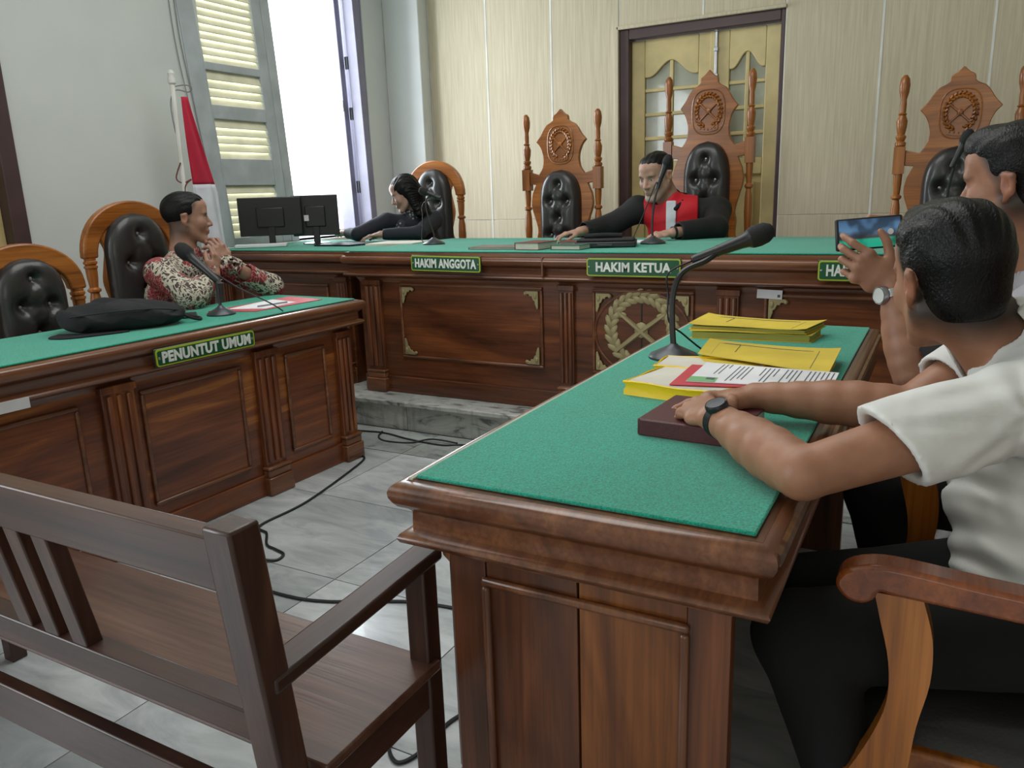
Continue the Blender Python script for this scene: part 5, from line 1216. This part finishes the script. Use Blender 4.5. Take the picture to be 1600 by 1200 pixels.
# --- the woman at the clerk's desk
def clerk():
    O = (-3.50, 4.92, DZ); p = thing('person', 'woman with long dark hair and dark blouse writing at the clerk desk', 'person', O)
    hd = Head((-3.50,4.79,1.325), (-.78,-.62,-.42), (-.3,-.2,1), 1.02)
    shR, shL = A3(-3.62,4.70,1.13), A3(-3.36,4.95,1.13); elR, elL = A3(-3.83,4.56,1.045), A3(-3.30,4.66,1.05); wrR, wrL = A3(-3.87,4.50,1.065), A3(-3.52,4.50,1.05)
    elR = A3(-3.70,4.47,1.055); wrR = A3(-3.86,4.54,1.055)
    F = Field((-4.08,4.3,.98), (-3.18,5.06,1.50), .0052); hd.skin(F)
    F.chain([hd.w((0,-.025,-.045)), A3(-3.48,4.86,1.20), A3(-3.50,4.88,1.1)], [.046,.048,.08], .025)
    for sh, el, wr in ((shR, elR, wrR), (shL, elL, wrL)): F.cap(A3(-3.5,4.88,1.1), sh, .05, .045, .03); F.cap(sh, el, .038, .034, .02); F.cap(el, wr, .034, .025, .02)
    hand(F, wrR, (-.75,.35,.25), (0,.0,1), thumb=-1, k=.92, curl=((.5,.8,.5),)*4); hand(F, wrL, (-.8,-.5,-.1), (0,0,1), thumb=1, k=.92)
    F.build('body', M['skin'], p, O, paint=hd.paint((.42,.25,.20)))
    H = Field(hd.c-.30, hd.c+.20, .005); hd.hair(H, 'long', .0032); H.build('hair', M['hair'], p, O)
    G = Field((-4.0,4.33,.55), (-3.12,5.15,1.28), .008); sd = nrm(A3(.72,.70,0))
    G.ecap(A3(-3.50,4.95,.62), A3(-3.50,4.92,.95), (.17,.13), (.165,.12), sd, .05); G.ecap(A3(-3.50,4.92,.95), A3(-3.49,4.86,1.10), (.17,.12), (.145,.09), sd, .05)
    for sh, el, wr in ((shR, elR, wrR), (shL, elL, wrL)): G.cap(A3(-3.49,4.86,1.11), sh, .058, .060, .04); G.cap(sh, el, .062, .050, .03); G.cap(el, wr, .050, .038, .02); G.cut(wr+(el-wr)*.05, wr-el, .1)
    G.cap(A3(-3.485,4.86,1.12), A3(-3.48,4.86,1.17), .08, .06, .03); G.warp(lambda P: folds(P, 1.1, 2), .006); G.build('blouse', M['blouse'], p, O, relax=2)
    Sx = Field((-3.64,4.64,1.0), (-3.36,4.98,1.26), .006); Sx.cap(A3(-3.485,4.85,1.15), A3(-3.48,4.85,1.195), .078, .062, .01); Sx.ell(A3(-3.53,4.76,1.08), (.055,.05,.075), None, .02); Sx.cap(A3(-3.48,4.86,1.1), A3(-3.475,4.84,1.3), .048, .05, .004, 's'); Sx.warp(lambda P: folds(P, 3, 4), .008); Sx.build('scarf', M['scarf'], p, O)
    tag(pipe('pen', [(-3.93,4.56,1.05), (-4.02,4.60,1.16)], .005, M['steel']), 'pen raised in the fist of the woman at the clerk desk', 'pen')
    trousers(p, O, [A3(-3.58,4.98,.64), A3(-3.40,5.0,.64)], [A3(-3.66,4.60,.64), A3(-3.44,4.58,.64)], [A3(-3.66,4.58,DZ), A3(-3.44,4.56,DZ)], M['trousers'], (.08,.06,.045))
clerk()

# --- the man in the batik shirt
def prosecutor():
    O = (-3.36, 2.72, 0); p = thing('person', 'man in a red and cream batik shirt seated behind the prosecutor desk', 'person', O)
    hd = Head((-3.335,2.725,1.235), (.62,.78,-.05), (0,-.02,1), 1.04)
    shR, shL = A3(-3.30,2.50,.985), A3(-3.40,2.90,.985); elR, elL = A3(-3.12,2.52,.875), A3(-3.16,3.06,.86); wrR, wrL = A3(-3.16,2.70,.965), A3(-3.18,2.80,1.005)
    F = Field((-3.58,2.36,.82), (-2.96,3.16,1.42), .0046); hd.skin(F, fat=.002)
    F.chain([hd.w((0,-.025,-.045)), A3(-3.36,2.70,1.07), A3(-3.38,2.70,.99)], [.058,.062,.085], .025)
    for sh, el, wr in ((shR, elR, wrR), (shL, elL, wrL)): F.cap(A3(-3.36,2.7,.98), sh, .06, .052, .03); F.cap(sh, el, .050, .043, .02); F.cap(el, wr, .043, .030, .02)
    hand(F, wrR, (-.15,.45,.86), (.75,.3,.1), thumb=-1, k=1.0, curl=((.5,.9,.6),)*4, th=(.8,.1,-.3)); hand(F, wrL, (-.25,-.25,.9), (.85,-.2,.2), thumb=1, k=1.0, curl=((.5,.9,.6),)*4, th=(.8,.1,-.3))
    F.build('body', M['skin'], p, O, paint=hd.paint((.36,.20,.14), fade=.7))
    H = Field(hd.c-.17, hd.c+.17, .004); hd.hair(H, 'short'); H.build('hair', M['hair'], p, O)
    G = Field((-3.64,2.36,.50), (-2.98,3.18,1.14), .007); sd = nrm(A3(-.25,.97,0))
    G.ecap(A3(-3.46,2.70,.58), A3(-3.42,2.70,.85), (.19,.14), (.195,.135), sd, .05); G.ecap(A3(-3.42,2.70,.85), A3(-3.37,2.70,.97), (.19,.13), (.165,.10), sd, .05)
    for sh, el, wr in ((shR, elR, wrR), (shL, elL, wrL)): G.cap(A3(-3.37,2.70,1.0), sh, .06, .066, .04); G.cap(sh, el, .070, .062, .03); G.cap(el, wr, .062, .048, .03); G.cut(wr+(el-wr)*.42, wr-el, .075); G.cap(wr+(el-wr)*.5, wr, .043, .044, .004, 's')
    G.cap(A3(-3.37,2.70,1.01), A3(-3.355,2.71,1.065), .088, .070, .03); G.cap(A3(-3.355,2.71,1.06), hd.w((0,-.03,-.06)), .061, .062, .004, 's')
    G.warp(lambda P: folds(P, 1.2, 6), .006); G.build('shirt', M['batik'], p, O, relax=2)
    trousers(p, O, [A3(-3.46,2.60,.55), A3(-3.48,2.80,.55)], [A3(-3.22,2.55,.55), A3(-3.22,2.86,.55)], [A3(-3.24,2.55,0), A3(-3.24,2.86,0)], M['trousers'], (.09,.072,.055))
    ax = nrm(wrL-elL); ringband('watch', wrL-ax*.02, ax, .032, .032, .016, M['black'], p, O)
prosecutor()
